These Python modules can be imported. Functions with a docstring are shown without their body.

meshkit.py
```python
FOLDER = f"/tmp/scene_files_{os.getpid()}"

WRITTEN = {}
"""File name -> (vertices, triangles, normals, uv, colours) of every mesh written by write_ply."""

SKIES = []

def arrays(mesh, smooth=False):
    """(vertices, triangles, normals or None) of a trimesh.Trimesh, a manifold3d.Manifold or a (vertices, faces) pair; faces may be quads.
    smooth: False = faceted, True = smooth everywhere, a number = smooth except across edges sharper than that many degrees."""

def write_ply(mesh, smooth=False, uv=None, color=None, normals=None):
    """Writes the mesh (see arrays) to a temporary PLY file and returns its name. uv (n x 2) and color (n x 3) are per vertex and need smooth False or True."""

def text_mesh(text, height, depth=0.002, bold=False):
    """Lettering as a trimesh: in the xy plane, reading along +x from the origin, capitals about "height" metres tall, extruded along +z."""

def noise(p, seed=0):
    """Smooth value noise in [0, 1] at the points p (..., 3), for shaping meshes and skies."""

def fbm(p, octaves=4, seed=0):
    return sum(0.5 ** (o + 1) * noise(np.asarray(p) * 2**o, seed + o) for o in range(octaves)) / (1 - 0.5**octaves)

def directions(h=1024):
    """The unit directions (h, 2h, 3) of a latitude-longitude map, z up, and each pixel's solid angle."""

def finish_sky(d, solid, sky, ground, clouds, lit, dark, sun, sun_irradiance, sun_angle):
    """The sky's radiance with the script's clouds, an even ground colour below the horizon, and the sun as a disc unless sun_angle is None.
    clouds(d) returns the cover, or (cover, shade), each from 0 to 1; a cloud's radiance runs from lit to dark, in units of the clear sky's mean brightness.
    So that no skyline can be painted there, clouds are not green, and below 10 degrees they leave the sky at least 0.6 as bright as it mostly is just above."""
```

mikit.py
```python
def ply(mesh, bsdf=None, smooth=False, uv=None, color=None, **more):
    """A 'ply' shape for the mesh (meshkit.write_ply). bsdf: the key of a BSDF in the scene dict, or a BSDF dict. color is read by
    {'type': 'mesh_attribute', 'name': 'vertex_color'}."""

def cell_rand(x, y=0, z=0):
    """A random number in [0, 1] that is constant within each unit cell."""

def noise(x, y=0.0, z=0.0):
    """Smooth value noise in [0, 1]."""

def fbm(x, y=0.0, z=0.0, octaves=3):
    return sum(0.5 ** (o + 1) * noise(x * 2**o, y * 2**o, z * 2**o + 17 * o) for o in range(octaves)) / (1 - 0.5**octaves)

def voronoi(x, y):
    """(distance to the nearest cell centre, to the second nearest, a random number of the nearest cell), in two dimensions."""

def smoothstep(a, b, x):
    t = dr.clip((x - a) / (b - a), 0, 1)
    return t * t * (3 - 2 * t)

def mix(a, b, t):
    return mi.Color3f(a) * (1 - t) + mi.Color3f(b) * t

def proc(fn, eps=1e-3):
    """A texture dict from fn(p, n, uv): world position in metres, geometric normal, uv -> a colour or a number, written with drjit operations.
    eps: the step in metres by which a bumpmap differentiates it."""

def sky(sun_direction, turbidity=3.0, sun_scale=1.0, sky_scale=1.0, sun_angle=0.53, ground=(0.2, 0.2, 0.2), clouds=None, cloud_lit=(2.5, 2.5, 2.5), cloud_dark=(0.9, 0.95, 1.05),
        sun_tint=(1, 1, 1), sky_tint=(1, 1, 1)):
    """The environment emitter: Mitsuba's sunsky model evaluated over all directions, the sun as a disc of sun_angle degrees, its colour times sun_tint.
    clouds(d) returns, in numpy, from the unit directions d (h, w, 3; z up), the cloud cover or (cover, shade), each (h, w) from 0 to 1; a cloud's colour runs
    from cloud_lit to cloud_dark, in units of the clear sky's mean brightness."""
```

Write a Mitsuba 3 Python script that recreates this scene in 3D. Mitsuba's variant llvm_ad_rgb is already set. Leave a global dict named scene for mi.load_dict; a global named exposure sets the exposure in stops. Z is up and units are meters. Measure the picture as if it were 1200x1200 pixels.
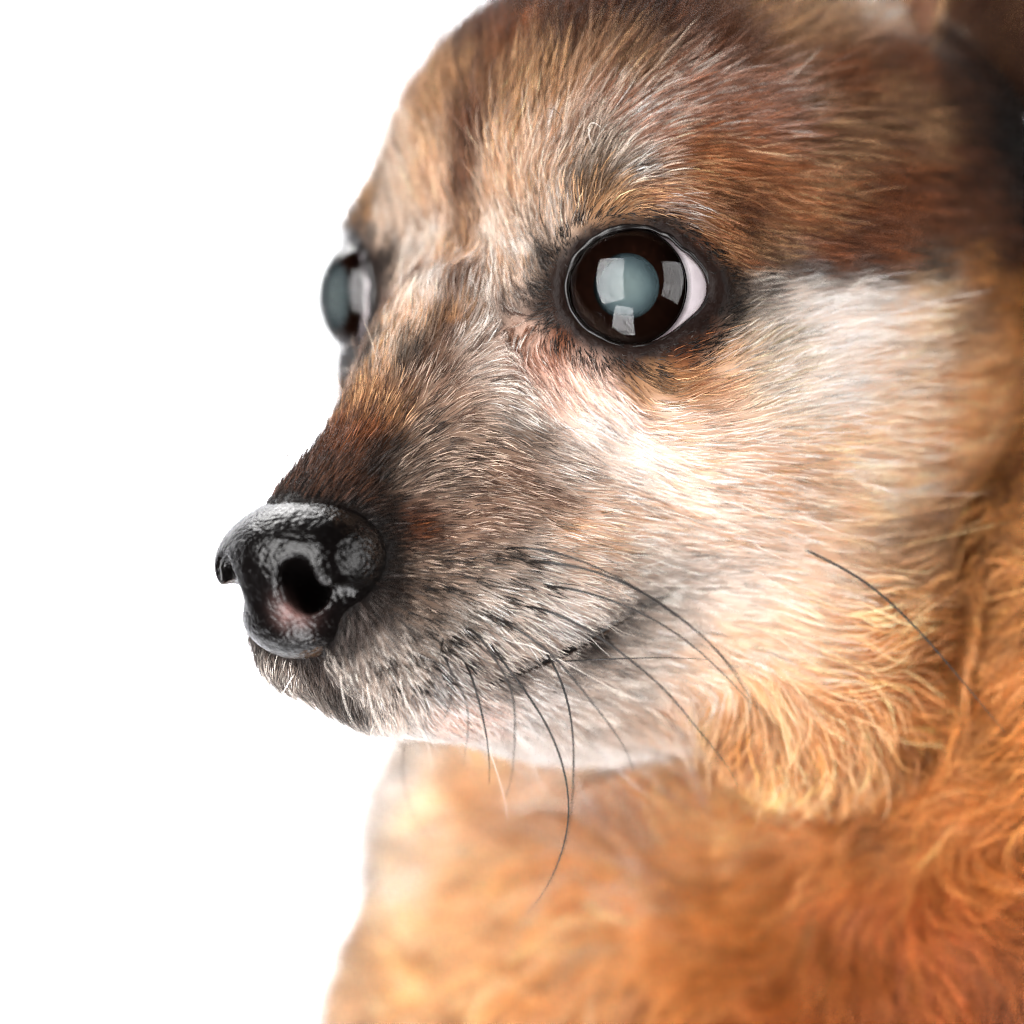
import math, numpy as np, trimesh, mitsuba as mi, drjit as dr
from scipy.spatial import cKDTree
import meshkit, mikit
from mikit import ply, proc, noise, fbm, cell_rand, smoothstep, mix
T = mi.ScalarTransform4f
rng = np.random.default_rng(11)
scene, labels = {}, {}
MM = 0.001

# ================================================================ camera (telephoto close-up, wide aperture)
CAM_D = 0.700
scene['camera'] = {'type': 'thinlens', 'fov': 2 * math.degrees(math.atan(0.066 / CAM_D)), 'fov_axis': 'x', 'aperture_radius': 0.0125, 'focus_distance': CAM_D - 0.009,
                   'near_clip': 0.02, 'far_clip': 30.0, 'to_world': T().look_at([0, -CAM_D, 0], [0, 0, 0], [0, 0, 1])}
exposure = 0.2

# ================================================================ studio light: softboxes round the dog, two strips on the white backdrop
def rgb(c): return {'type': 'rgb', 'value': list(map(float, c))}
def srgb(h):
    c = np.array([int(h[i:i + 2], 16) for i in (0, 2, 4)]) / 255.0
    return np.where(c < 0.04045, c / 12.92, ((c + 0.055) / 1.055) ** 2.4)
scene['black_cloth'] = {'type': 'diffuse', 'reflectance': rgb((.03, .03, .03))}
scene['paper'] = {'type': 'diffuse', 'reflectance': rgb((.86, .86, .87))}
scene['grey_metal'] = {'type': 'roughconductor', 'alpha': 0.3}
def softbox(key, at, to, w, h, radiance, up, label, group=None):
    """a softbox with its cloth hood, its glowing front cloth and its pole"""
    at, to = np.asarray(at, float), np.asarray(to, float)
    m = T().look_at(at.tolist(), to.tolist(), list(map(float, up)))
    scene[key + '__diffuser'] = {'type': 'rectangle', 'to_world': m @ T().scale([w / 2, h / 2, 1]), 'bsdf': {'type': 'ref', 'id': 'paper'}, 'emitter': {'type': 'area', 'radiance': rgb(radiance)}}
    a, b, c, e = w / 2 + .012, h / 2 + .012, .06, .09
    ring = lambda x, y, z: [(-x, -y, z), (x, -y, z), (x, y, z), (-x, y, z)]
    v = np.array(ring(a, b, .03) + ring(a, b, -.01) + ring(c, e, -.32) + ring(a - .01, b - .01, .03) + ring(a - .01, b - .01, -.005))
    f = []
    for i, j in ((0, 4), (4, 8), (12, 0), (16, 12)):
        for k in range(4): f.append([i + k, i + (k + 1) % 4, j + (k + 1) % 4, j + k])
    f.append([8, 9, 10, 11])
    scene[key + '__hood'] = ply((v, np.array(f)), {'type': 'twosided', 'b': {'type': 'ref', 'id': 'black_cloth'}}, to_world=m)
    p = np.array(m.matrix)[:3, :3] @ [0, 0, -.36] + np.array(m.matrix)[:3, 3]
    top, low = p, np.array([p[0], p[1], p[2] - .55 if p[2] > -.2 else p[2] - .15])
    scene[key + '__pole'] = {'type': 'cylinder', 'p0': low.tolist(), 'p1': top.tolist(), 'radius': .014, 'bsdf': {'type': 'twosided', 'b': {'type': 'ref', 'id': 'grey_metal'}}}
    labels[key] = {'label': label, 'category': 'studio lamp'}
    if group: labels[key]['group'] = group
EYE_W = np.array([.0156, -.0022, .0287])
key_at, side_at, low_at, hair_at = (EYE_W + np.array(v) for v in ((-.675, -.775, .213), (1.066, -.390, .182), (-0.206, -0.389, -0.668), (-.30, .52, .66)))
softbox('key_softbox', key_at, EYE_W, .90, 1.45, (5.8, 5.7, 5.6), (.036, .342, 1.355), 'tall softbox whose bright window shows on the left of the near eye')
softbox('side_softbox', side_at, EYE_W, .80, 1.15, (2.2, 2.15, 2.1), (-.064, .271, .957), 'softbox on the right whose paler window shows beside the white of the near eye')
softbox('low_softbox', low_at, EYE_W, 0.44, 0.78, (5.4, 5.3, 5.3), (-0.056, -0.830, 0.500), 'low softbox facing up whose window shows at the bottom of the near eye')
softbox('hair_softbox', hair_at, EYE_W, .60, .50, (6.2, 6.1, 6.0), (0, 0, 1), 'softbox above and behind the dog that lights the top of its nose and brow')
for k, sx in enumerate((-1, 1)):
    softbox('background_softbox' if k == 0 else 'background_softbox_001', (1.05 * sx, .75, .2), (.25 * sx, 1.65, .0), .45, 1.3, (16, 16, 16.2), (0, 0, 1),
            'softbox behind the dog lighting the white backdrop from the left' if sx < 0 else 'softbox behind the dog lighting the white backdrop from the right')
# the seamless paper: a wall that sweeps forward into a floor
s = np.linspace(0, 1, 40)
prof = [(1.65, 1.7)] + [(1.65 - .5 * (1 - math.cos(a)), -.55 - .5 * math.sin(a)) for a in np.linspace(0, math.pi / 2, 20)] + [(.25, -1.05)]
bv = np.array([(x, y, z) for y, z in prof for x in (-1.9, 1.9)])
bf = np.array([[2 * i, 2 * i + 1, 2 * i + 3, 2 * i + 2] for i in range(len(prof) - 1)])
scene['backdrop'] = ply((bv, bf), {'type': 'twosided', 'b': {'type': 'ref', 'id': 'paper'}}, smooth=True)
labels['backdrop'] = {'label': 'plain bright white studio paper backdrop behind the dog', 'category': 'backdrop', 'kind': 'structure'}

# ================================================================ shape of the dog (millimetres; head frame: f forward, l the dog's left, u up)
# ---------------------------------------------------------------- frames
PX = 0.11                      # mm of the focal plane per photograph pixel
PSI = math.radians(44.0)
SP, CP = math.sin(PSI), math.cos(PSI)
ORG = np.array([0.5, 15.0, 28.7])
AX_F, AX_L, AX_U = np.array([-SP, -CP, 0]), np.array([CP, -SP, 0]), np.array([0, 0, 1.0])
HEAD = np.stack([AX_F, AX_L, AX_U])          # rows
def to_world(p): return np.asarray(p, float) @ HEAD + ORG
def to_head(w): return (np.asarray(w, float) - ORG) @ HEAD.T

def smin(a, b, k):
    h = np.maximum(k - np.abs(a - b), 0) / k
    return np.minimum(a, b) - h * h * k * 0.25
def smax(a, b, k): return -smin(-a, -b, k)
def ell(P, c, r, pitch=0.0, yaw=0.0, roll=0.0):
    """ellipsoid; pitch: degrees its front tips down, yaw: degrees its front turns to the left (+l)"""
    q = P - np.asarray(c, P.dtype)
    if yaw:
        a = math.radians(yaw); ca, sa = math.cos(a), math.sin(a)
        q = np.stack([ca * q[..., 0] + sa * q[..., 1], -sa * q[..., 0] + ca * q[..., 1], q[..., 2]], -1)
    if pitch:
        a = math.radians(pitch); ca, sa = math.cos(a), math.sin(a)
        q = np.stack([ca * q[..., 0] - sa * q[..., 2], q[..., 1], sa * q[..., 0] + ca * q[..., 2]], -1)
    if roll:
        a = math.radians(roll); ca, sa = math.cos(a), math.sin(a)
        q = np.stack([q[..., 0], ca * q[..., 1] + sa * q[..., 2], -sa * q[..., 1] + ca * q[..., 2]], -1)
    r = np.asarray(r, P.dtype)
    k0 = np.sqrt(((q / r) ** 2).sum(-1)); k1 = np.sqrt(((q / (r * r)) ** 2).sum(-1))
    return k0 * (k0 - 1) / np.maximum(k1, 1e-6)
def cone(P, a, b, ra, rb):
    a, b = np.asarray(a, P.dtype), np.asarray(b, P.dtype)
    d = b - a; t = np.clip(((P - a) @ d) / (d @ d), 0, 1)
    return np.sqrt(((P - a - t[..., None] * d) ** 2).sum(-1)) - (ra + (rb - ra) * t)

# ---------------------------------------------------------------- eyes (head frame)
R_EYE = 10.4
EYE_C = np.array([0.0, 21.5, 0.0])
def mir(v): return np.array([v[0], -v[1], v[2]])
def yawdir(a, el=0.0):
    a, el = math.radians(a), math.radians(el)
    return np.array([math.cos(a) * math.cos(el), math.sin(a) * math.cos(el), math.sin(el)])
LID_AX = yawdir(41, 0)
def aperture(phi, side=1):
    """half-angle of the lid opening; phi: 0 = temporal corner, 90 = up, 180 = nasal; the right eye is opened wider"""
    c, s = np.cos(phi), np.sin(phi)
    return np.radians(44.0 + 17 * np.maximum(c, 0) ** 9 + (8 if side > 0 else 22) * np.maximum(-c, 0) ** (3 if side > 0 else 2) + (0.3 if side > 0 else 6) * np.maximum(s, 0) ** 2 + (-1.0 if side > 0 else 5) * np.maximum(-s, 0) ** 2)
def eye_angles(P, c, ax, side):
    """(r, angle from the lid axis, phi) of head-frame points around the eye"""
    q = P - c
    tem = np.cross([0, 0, 1.0], ax) * side; up = np.array([0, 0, 1.0])
    r = np.sqrt((q ** 2).sum(-1)) + 1e-9
    return r, np.arccos(np.clip((q @ ax) / r, -1, 1)), np.arctan2(q @ up, q @ tem)

def head_sdf(H):
    """H head-frame points (mm); symmetric"""
    A = H.copy(); A[..., 1] = np.abs(A[..., 1])
    d = ell(A, (-26.5, 0, 15), (34.5, 33.5, 28.5))                              # braincase
    d = smin(d, ell(A, (-51, 0, 13), (33, 37, 31)), 12)                  # back of the skull
    d = smin(d, ell(A, (-6, 8, 11), (12, 11, 17)), 10)                  # forehead lobes
    d = smin(d, ell(A, (-4, 18, 10), (9, 9, 6), yaw=30), 8)             # brow
    d = smin(d, ell(A, (-22, 22, -12), (26, 14, 14), yaw=10), 14)       # cheek bone
    d = smin(d, ell(A, (-25, 19, -26), (21, 17, 19)), 14)               # jowl
    d = smin(d, ell(A, (-42, 28, -9), (20, 13, 18)), 14)                # hinge of the jaw
    d = smin(d, ell(A, (2, 0, -16), (16, 17, 18)), 10)                  # mid face
    d = smin(d, cone(A, (7, 0, -19), (36, 0, -34.5), 15.5, 9.5), 8)       # muzzle
    d = smin(d, ell(A, (26, 6, -42), (14, 8.5, 10), pitch=20), 6)       # flews
    d = smin(d, ell(A, (6, 14, -34), (18, 9, 12), pitch=25), 8)         # side lips
    j = ell(A, (11, 0, -49.6), (20.5, 11.5, 7.2), pitch=9)                   # lower jaw
    j = smin(j, ell(A, (-12, 0, -46), (23, 20, 15)), 10)                # throat
    d = smin(d, j, 4.5)
    d = smin(d, ell(A, (-30, 22, -46), (16, 10.5, 16)), 12)                # ruff
    d = smin(d, ell(A, (-37, 29, -48), (14, 7, 14)), 14)
    d = smin(d, ell(A, (13, 0, -9), (9, 8, 15), pitch=-38), 8)                # bridge up to the stop        # stop furrow
    e = ell(A, EYE_C, (R_EYE + 1.5,) * 3)
    d = smin(d, e, 7)
    return d
def neck_sdf(W):
    d = ell(W, (55, 92, -80), (76, 53, 95))
    d = smin(d, ell(W, (88, 68, -8), (38, 42, 56)), 30)
    d = smin(d, ell(W, (80, 38, -30), (24, 22, 28)), 25)
    d = smin(d, ell(W, (68, 118, -155), (105, 82, 95)), 40)
    return d + 8.0 * (meshkit.fbm(W / 15.0, 2, 3).astype(W.dtype) - .5)
def nostril(A):
    d = ell(A, (45, 6.0, -37.9), (10, 2.5, 3.1), yaw=18, pitch=-15)
    return smin(d, cone(A, (44, 7.0, -38.7), (38, 13.2, -39.8), 1.8, 1.0), 1.0)
def body_sdf(W):
    H = to_head(W).astype(W.dtype)
    d = smin(head_sdf(H), neck_sdf(W), 8)
    A = H.copy(); A[..., 1] = np.abs(A[..., 1])
    d = smax(d, -(nostril(A) - 1.0), 0.8)
    for s in (1, -1):
        c = EYE_C if s > 0 else mir(EYE_C); ax = LID_AX if s > 0 else mir(LID_AX)
        r, th, phi = eye_angles(H, c, ax, s)
        hole = np.maximum((th - aperture(phi, s) - 0.03) * np.minimum(r, 14), (R_EYE - 6.0) - r)
        d = smax(d, -hole, 0.8)
    return d

def nose_sdf(H):
    A = H.copy(); A[..., 1] = np.abs(A[..., 1])
    d = ell(A, (38.2, 0, -33.2), (10.2, 8.4, 6.8), pitch=15)
    d = smin(d, ell(A, (37.8, 6.7, -35.6), (7.5, 4.5, 5.2), yaw=15), 6)
    d = smin(d, ell(A, (39.8, 0, -41.2), (6.3, 5.3, 6.0), pitch=-10), 4)
    d = smin(d, ell(A, (38.5, 3.5, -42.6), (5.5, 3.9, 3.4)), 3)
    d = smax(d, -cone(A, (49.2, 0, -36), (45.8, 0, -50), 0.7, 0.9), 1.2)
    d = smax(d, -nostril(A), 1.0)
    return d

# ---------------------------------------------------------------- surface nets
def nets(f, lo, hi, h):
    lo, hi = np.asarray(lo, float), np.asarray(hi, float)
    n = np.ceil((hi - lo) / h).astype(int) + 1
    ax = [(lo[k] + h * np.arange(n[k])).astype(np.float32) for k in range(3)]
    F = np.empty(n, np.float32)
    for i in range(0, n[0], 16):
        G = np.stack(np.meshgrid(ax[0][i:i + 16], ax[1], ax[2], indexing='ij'), -1)
        F[i:i + 16] = f(G)
    S = F < 0
    c = np.stack([S[a:n[0]-1+a, b:n[1]-1+b, e:n[2]-1+e] for a in (0,1) for b in (0,1) for e in (0,1)], -1)
    cnt = c.sum(-1); act = (cnt > 0) & (cnt < 8)
    idx = -np.ones(act.shape, np.int64); ii = np.argwhere(act); idx[act] = np.arange(len(ii))
    corner = np.array([(a, b, e) for a in (0,1) for b in (0,1) for e in (0,1)])
    vals = np.stack([F[ii[:,0]+a, ii[:,1]+b, ii[:,2]+e] for a, b, e in corner], -1)
    acc, num = np.zeros((len(ii), 3)), np.zeros(len(ii))
    for p in range(8):
        for q in range(p + 1, 8):
            if np.abs(corner[p] - corner[q]).sum() != 1: continue
            x, y = vals[:, p], vals[:, q]; m = (x < 0) != (y < 0)
            t = np.where(m, x / np.where(m, x - y, 1), 0)
            acc[m] += (corner[p] + t[:, None] * (corner[q] - corner[p]))[m]; num[m] += 1
    V = lo + h * (ii + acc / num[:, None])
    faces = []
    for k in range(3):
        u, w = [(1, 2), (2, 0), (0, 1)][k]
        sl0 = [slice(None)] * 3; sl1 = [slice(None)] * 3
        sl0[k], sl1[k] = slice(0, -1), slice(1, None)
        E = S[tuple(sl0)] != S[tuple(sl1)]
        e = np.argwhere(E); e = e[(e[:, u] > 0) & (e[:, w] > 0) & (e[:, u] < n[u] - 1) & (e[:, w] < n[w] - 1)]
        du, dw = np.eye(3, dtype=int)[u], np.eye(3, dtype=int)[w]
        g = lambda o: idx[tuple((e - o).T)]
        Q = np.stack([g(du + dw), g(dw), g(0 * du), g(du)], 1)
        flip = ~S[tuple(e.T)]
        Q[flip] = Q[flip][:, ::-1]
        faces.append(Q)
    Q = np.vstack(faces)
    return V, np.vstack([Q[:, [0, 1, 2]], Q[:, [0, 2, 3]]])
# ================================================================ coat: colours, and notes on the lie of the hair at points of the skin
PAL = {k: srgb(v) for k, v in dict(cream='F2E6DB', white='F8F3EF', ash='C6AE9C', tan='CC9E72', peach='ECC294', orange='D29050', deep='B26A30', redorange='A85A30', ecru='DECAB8', rust='844A28', umber='643A24', brown='563625', dkbrown='281C17', black='17120F',
                                   dkgrey='4A403C', grey='9C918A', pink='ECC8B8', olive='B8A682', red='C0674C', dark='2A1C16').items()}
COAT = [
  (33.3, 7.5, -24.4, -0.84, 0.08, 0.54, 3, 0.25, 'black', 'dkbrown', 0.4, 0.3, 0),
  (37.2, 5.3, -25.5, -0.77, 0.12, 0.62, 3, 0.25, 'brown', 'dkbrown', 0.5, 0.3, 0),
  (38.3, 2.6, -24.9, -0.77, 0.0, 0.64, 3, 0.25, 'brown', 'dkbrown', 0.5, 0.3, 0),
  (30.7, 3.3, -18.9, -0.75, 0.06, 0.66, 3.2, 0.25, 'brown', 'rust', 0.4, 0.3, 0),
  (30.5, 6.9, -21.1, -0.83, 0.12, 0.55, 3, 0.25, 'black', 'dkbrown', 0.5, 0.3, 0),
  (27.6, 4.8, -16.2, -0.64, 0.12, 0.76, 3.5, 0.25, 'brown', 'tan', 0.3, 0.35, 0),
  (26.9, 1.0, -13.4, -0.51, 0.19, 0.84, 3.5, 0.25, 'brown', 'tan', 0.5, 0.35, 0),
  (24.2, 6.0, -12.4, -0.54, 0.15, 0.83, 3.5, 0.25, 'brown', 'ash', 0.45, 0.35, 0),
  (25.3, 8.6, -17.8, -0.84, 0.3, 0.46, 3, 0.25, 'dkbrown', 'ash', 0.4, 0.35, 0),
  (29.3, 9.6, -23.8, -0.9, 0.23, 0.37, 3, 0.25, 'dkbrown', 'ash', 0.4, 0.35, 0),
  (21.7, 9.7, -14.6, -0.8, 0.37, 0.47, 3.4, 0.25, 'brown', 'ash', 0.55, 0.35, 0),
  (21.1, 7.5, -9.1, -0.66, 0.21, 0.72, 3.6, 0.25, 'brown', 'ash', 0.5, 0.35, 0),
  (18.0, 9.0, -6.8, -0.68, 0.17, 0.71, 4, 0.25, 'cream', 'brown', 0.35, 0.35, 0),
  (17.4, 11.6, -11.2, -0.82, 0.56, 0.09, 4, 0.25, 'cream', 'brown', 0.4, 0.4, 0),
  (14.4, 14.7, -15.6, -0.65, 0.5, -0.57, 4, 0.25, 'cream', 'dkbrown', 0.4, 0.4, 0),
  (19.9, 12.5, -20.0, -0.84, 0.49, -0.25, 3.4, 0.25, 'dkbrown', 'ash', 0.5, 0.4, 0),
  (16.7, 15.4, -23.3, -0.63, 0.65, -0.42, 3.6, 0.25, 'brown', 'ash', 0.5, 0.4, 0),
  (25.1, 11.5, -24.4, -0.96, 0.28, 0.0, 3, 0.25, 'dkbrown', 'ash', 0.42, 0.35, 0),
  (14.5, 19.4, -27.6, -0.71, 0.62, -0.34, 3.8, 0.25, 'brown', 'ash', 0.5, 0.4, 0),
  (13.5, 21.4, -31.4, -0.89, 0.39, -0.24, 4, 0.25, 'tan', 'cream', 0.5, 0.35, 0),
  (10.7, 18.7, -22.2, -0.72, 0.55, -0.42, 4.2, 0.25, 'cream', 'brown', 0.3, 0.35, 0),
  (13.9, 15.7, -18.9, -0.62, 0.54, -0.57, 4, 0.25, 'dkbrown', 'ash', 0.42, 0.4, 0),
  (33.4, 9.9, -29.8, -0.95, 0.28, 0.15, 2.2, 0.22, 'black', 'dkbrown', 0.5, 0.2, 0),
  (34.8, 10.5, -34.1, -0.94, 0.34, 0.0, 2, 0.22, 'black', 'black', 0.5, 0.2, 0),
  (34.5, 11.8, -38.3, -0.89, 0.43, -0.16, 2.2, 0.22, 'dkbrown', 'black', 0.4, 0.25, 0),
  (29.5, 11.3, -30.9, -0.96, 0.26, 0.08, 2.8, 0.25, 'dkbrown', 'rust', 0.4, 0.3, 0),
  (29.3, 12.7, -35.2, -0.93, 0.37, -0.08, 2.8, 0.25, 'dkbrown', 'ash', 0.4, 0.35, 0),
  (24.1, 13.6, -30.9, -0.85, 0.52, -0.08, 3, 0.25, 'brown', 'ash', 0.5, 0.35, 0),
  (25.6, 15.0, -36.2, -0.78, 0.59, -0.21, 3, 0.25, 'dkbrown', 'ash', 0.42, 0.4, 0),
  (19.8, 16.9, -29.8, -0.64, 0.74, -0.21, 3.2, 0.25, 'brown', 'ash', 0.45, 0.35, 0),
  (21.0, 18.1, -34.1, -0.75, 0.61, -0.26, 3.4, 0.25, 'dkbrown', 'ash', 0.4, 0.4, 0),
  (17.3, 20.5, -34.1, -0.86, 0.45, -0.25, 3.6, 0.25, 'cream', 'dkbrown', 0.45, 0.4, 0),
  (22.3, 17.8, -38.9, -0.78, 0.52, -0.34, 3.4, 0.25, 'cream', 'dkbrown', 0.45, 0.4, 0),
  (18.3, 20.0, -39.5, -0.88, 0.33, -0.34, 3.6, 0.25, 'cream', 'dkbrown', 0.3, 0.35, 0),
  (30.5, 13.8, -40.5, -0.82, 0.33, -0.47, 3, 0.25, 'dkbrown', 'ash', 0.42, 0.4, 0),
  (25.8, 15.3, -42.7, -0.85, 0.23, -0.47, 3.2, 0.25, 'cream', 'black', 0.45, 0.4, 0),
  (36.8, 11.1, -41.5, -0.29, 0.42, -0.86, 2.6, 0.3, 'dkgrey', 'black', 0.4, 0.3, 0),
  (39.0, 8.7, -44.2, -0.36, 0.07, -0.93, 2.6, 0.3, 'dkgrey', 'black', 0.4, 0.3, 0),
  (35.7, -0.9, -48.2, -0.48, -0.37, -0.8, 2.8, 0.3, 'dkgrey', 'dkbrown', 0.4, 0.3, 0),
  (37.6, -4.4, -48.8, -0.42, -0.5, -0.76, 2.6, 0.3, 'dkgrey', 'cream', 0.4, 0.3, 0),
  (34.8, 12.1, -45.8, -0.59, 0.19, -0.78, 3, 0.3, 'dkgrey', 'cream', 0.4, 0.35, 0),
  (37.0, 8.2, -49.1, -0.59, -0.22, -0.78, 3, 0.3, 'dkgrey', 'cream', 0.35, 0.3, 0),
  (29.9, 13.2, -47.0, -0.85, -0.12, -0.51, 3.2, 0.28, 'cream', 'black', 0.4, 0.4, 0),
  (21.4, 14.0, -47.1, -0.92, -0.17, -0.36, 3.4, 0.28, 'cream', 'dkgrey', 0.4, 0.4, 0),
  (24.8, 11.2, -50.4, -0.85, -0.32, -0.42, 3.2, 0.3, 'white', 'dkgrey', 0.35, 0.35, 0),
  (32.2, 7.9, -51.9, -0.76, -0.52, -0.38, 3.2, 0.3, 'cream', 'dkgrey', 0.45, 0.35, 0),
  (18.9, 17.6, -44.4, -0.93, 0.02, -0.38, 3.5, 0.25, 'cream', 'dkgrey', 0.25, 0.35, 0),
  (13.8, 20.2, -42.8, -0.95, 0.01, -0.31, 3.6, 0.25, 'white', 'dkgrey', 0.2, 0.35, 0),
  (13.2, 18.1, -45.6, -0.95, -0.19, -0.24, 3.5, 0.25, 'cream', 'dkgrey', 0.4, 0.35, 0),
  (7.7, 21.9, -40.2, -0.97, -0.15, -0.21, 3.8, 0.25, 'cream', 'grey', 0.3, 0.35, 0),
  (5.2, 18.1, -45.4, -0.94, -0.28, -0.16, 3, 0.25, 'black', 'dkgrey', 0.3, 0.3, 0),
  (-0.6, 19.4, -41.9, -0.97, -0.22, -0.09, 3.2, 0.25, 'dkgrey', 'cream', 0.3, 0.3, 0),
  (14.3, 13.1, -48.9, -0.95, -0.02, -0.3, 2.8, 0.25, 'dkgrey', 'cream', 0.3, 0.3, 0),
  (9.3, 15.9, -47.3, -0.94, -0.25, -0.22, 2.8, 0.25, 'dkgrey', 'cream', 0.4, 0.3, 0),
  (30.7, 1.8, -53.9, -0.63, -0.24, -0.74, 2.6, 0.3, 'black', 'dkgrey', 0.4, 0.3, 0),
  (28.6, 4.3, -54.8, -0.78, -0.31, -0.55, 2.8, 0.3, 'dkgrey', 'cream', 0.45, 0.3, 0),
  (-7.1, 21.7, -38.7, -0.67, 0.74, 0.0, 3.5, 0.25, 'grey', 'cream', 0.4, 0.4, 0),
  (27.7, -3.6, -55.4, -0.7, 0.55, -0.46, 3, 0.3, 'white', 'cream', 0.4, 0.3, 0),
  (21.4, 1.2, -57.2, -0.77, 0.63, -0.03, 3.5, 0.3, 'white', 'white', 0.2, 0.3, 0),
  (14.8, 7.4, -55.6, -0.97, -0.16, -0.2, 4, 0.3, 'white', 'pink', 0.4, 0.3, 0),
  (19.7, 6.1, -56.1, -0.92, -0.3, -0.25, 4, 0.3, 'white', 'pink', 0.4, 0.3, 0),
  (8.9, 10.9, -54.0, -0.97, 0.04, -0.26, 4, 0.25, 'white', 'grey', 0.25, 0.3, 0),
  (2.0, 10.5, -56.4, -0.97, -0.01, -0.24, 4.5, 0.3, 'cream', 'grey', 0.45, 0.3, 0),
  (0.5, 15.2, -52.5, -0.96, 0.2, -0.22, 4.5, 0.25, 'grey', 'cream', 0.5, 0.3, 0),
  (-0.3, 5.2, -59.1, -0.93, -0.25, -0.27, 5, 0.3, 'white', 'cream', 0.3, 0.3, 0),
  (-9.7, 5.6, -60.3, -0.98, 0.19, 0.01, 7, 0.35, 'white', 'cream', 0.4, 0.4, 0),
  (-38.4, -13.9, -61.8, -0.52, -0.08, -0.85, 7, 0.35, 'cream', 'tan', 0.4, 0.4, 0),
  (-4.7, 17.9, -50.9, -0.95, 0.29, -0.15, 5, 0.25, 'grey', 'cream', 0.6, 0.3, 0),
  (-4.9, 19.2, -46.4, -0.91, 0.39, -0.16, 4.5, 0.25, 'cream', 'grey', 0.35, 0.3, 0),
  (-8.8, 21.6, -43.1, -0.76, 0.65, -0.09, 4.5, 0.25, 'cream', 'grey', 0.3, 0.3, 0),
  (-10.9, 16.7, -55.5, -0.93, 0.0, -0.37, 7, 0.3, 'cream', 'tan', 0.4, 0.4, 0),
  (8.0, 22.2, -28.7, -0.96, 0.21, -0.17, 4.2, 0.22, 'cream', 'tan', 0.3, 0.35, 0),
  (10.1, 22.7, -34.1, -0.97, 0.15, -0.17, 4.2, 0.22, 'cream', 'tan', 0.3, 0.35, 0),
  (6.8, 19.6, -17.8, -0.69, 0.46, -0.56, 4.5, 0.22, 'white', 'cream', 0.5, 0.3, 0),
  (2.4, 22.9, -22.1, -0.77, 0.58, -0.26, 4.8, 0.22, 'white', 'cream', 0.5, 0.3, 0),
  (10.5, 17.0, -14.5, -0.45, 0.36, -0.82, 4, 0.22, 'cream', 'pink', 0.5, 0.35, 0),
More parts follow.
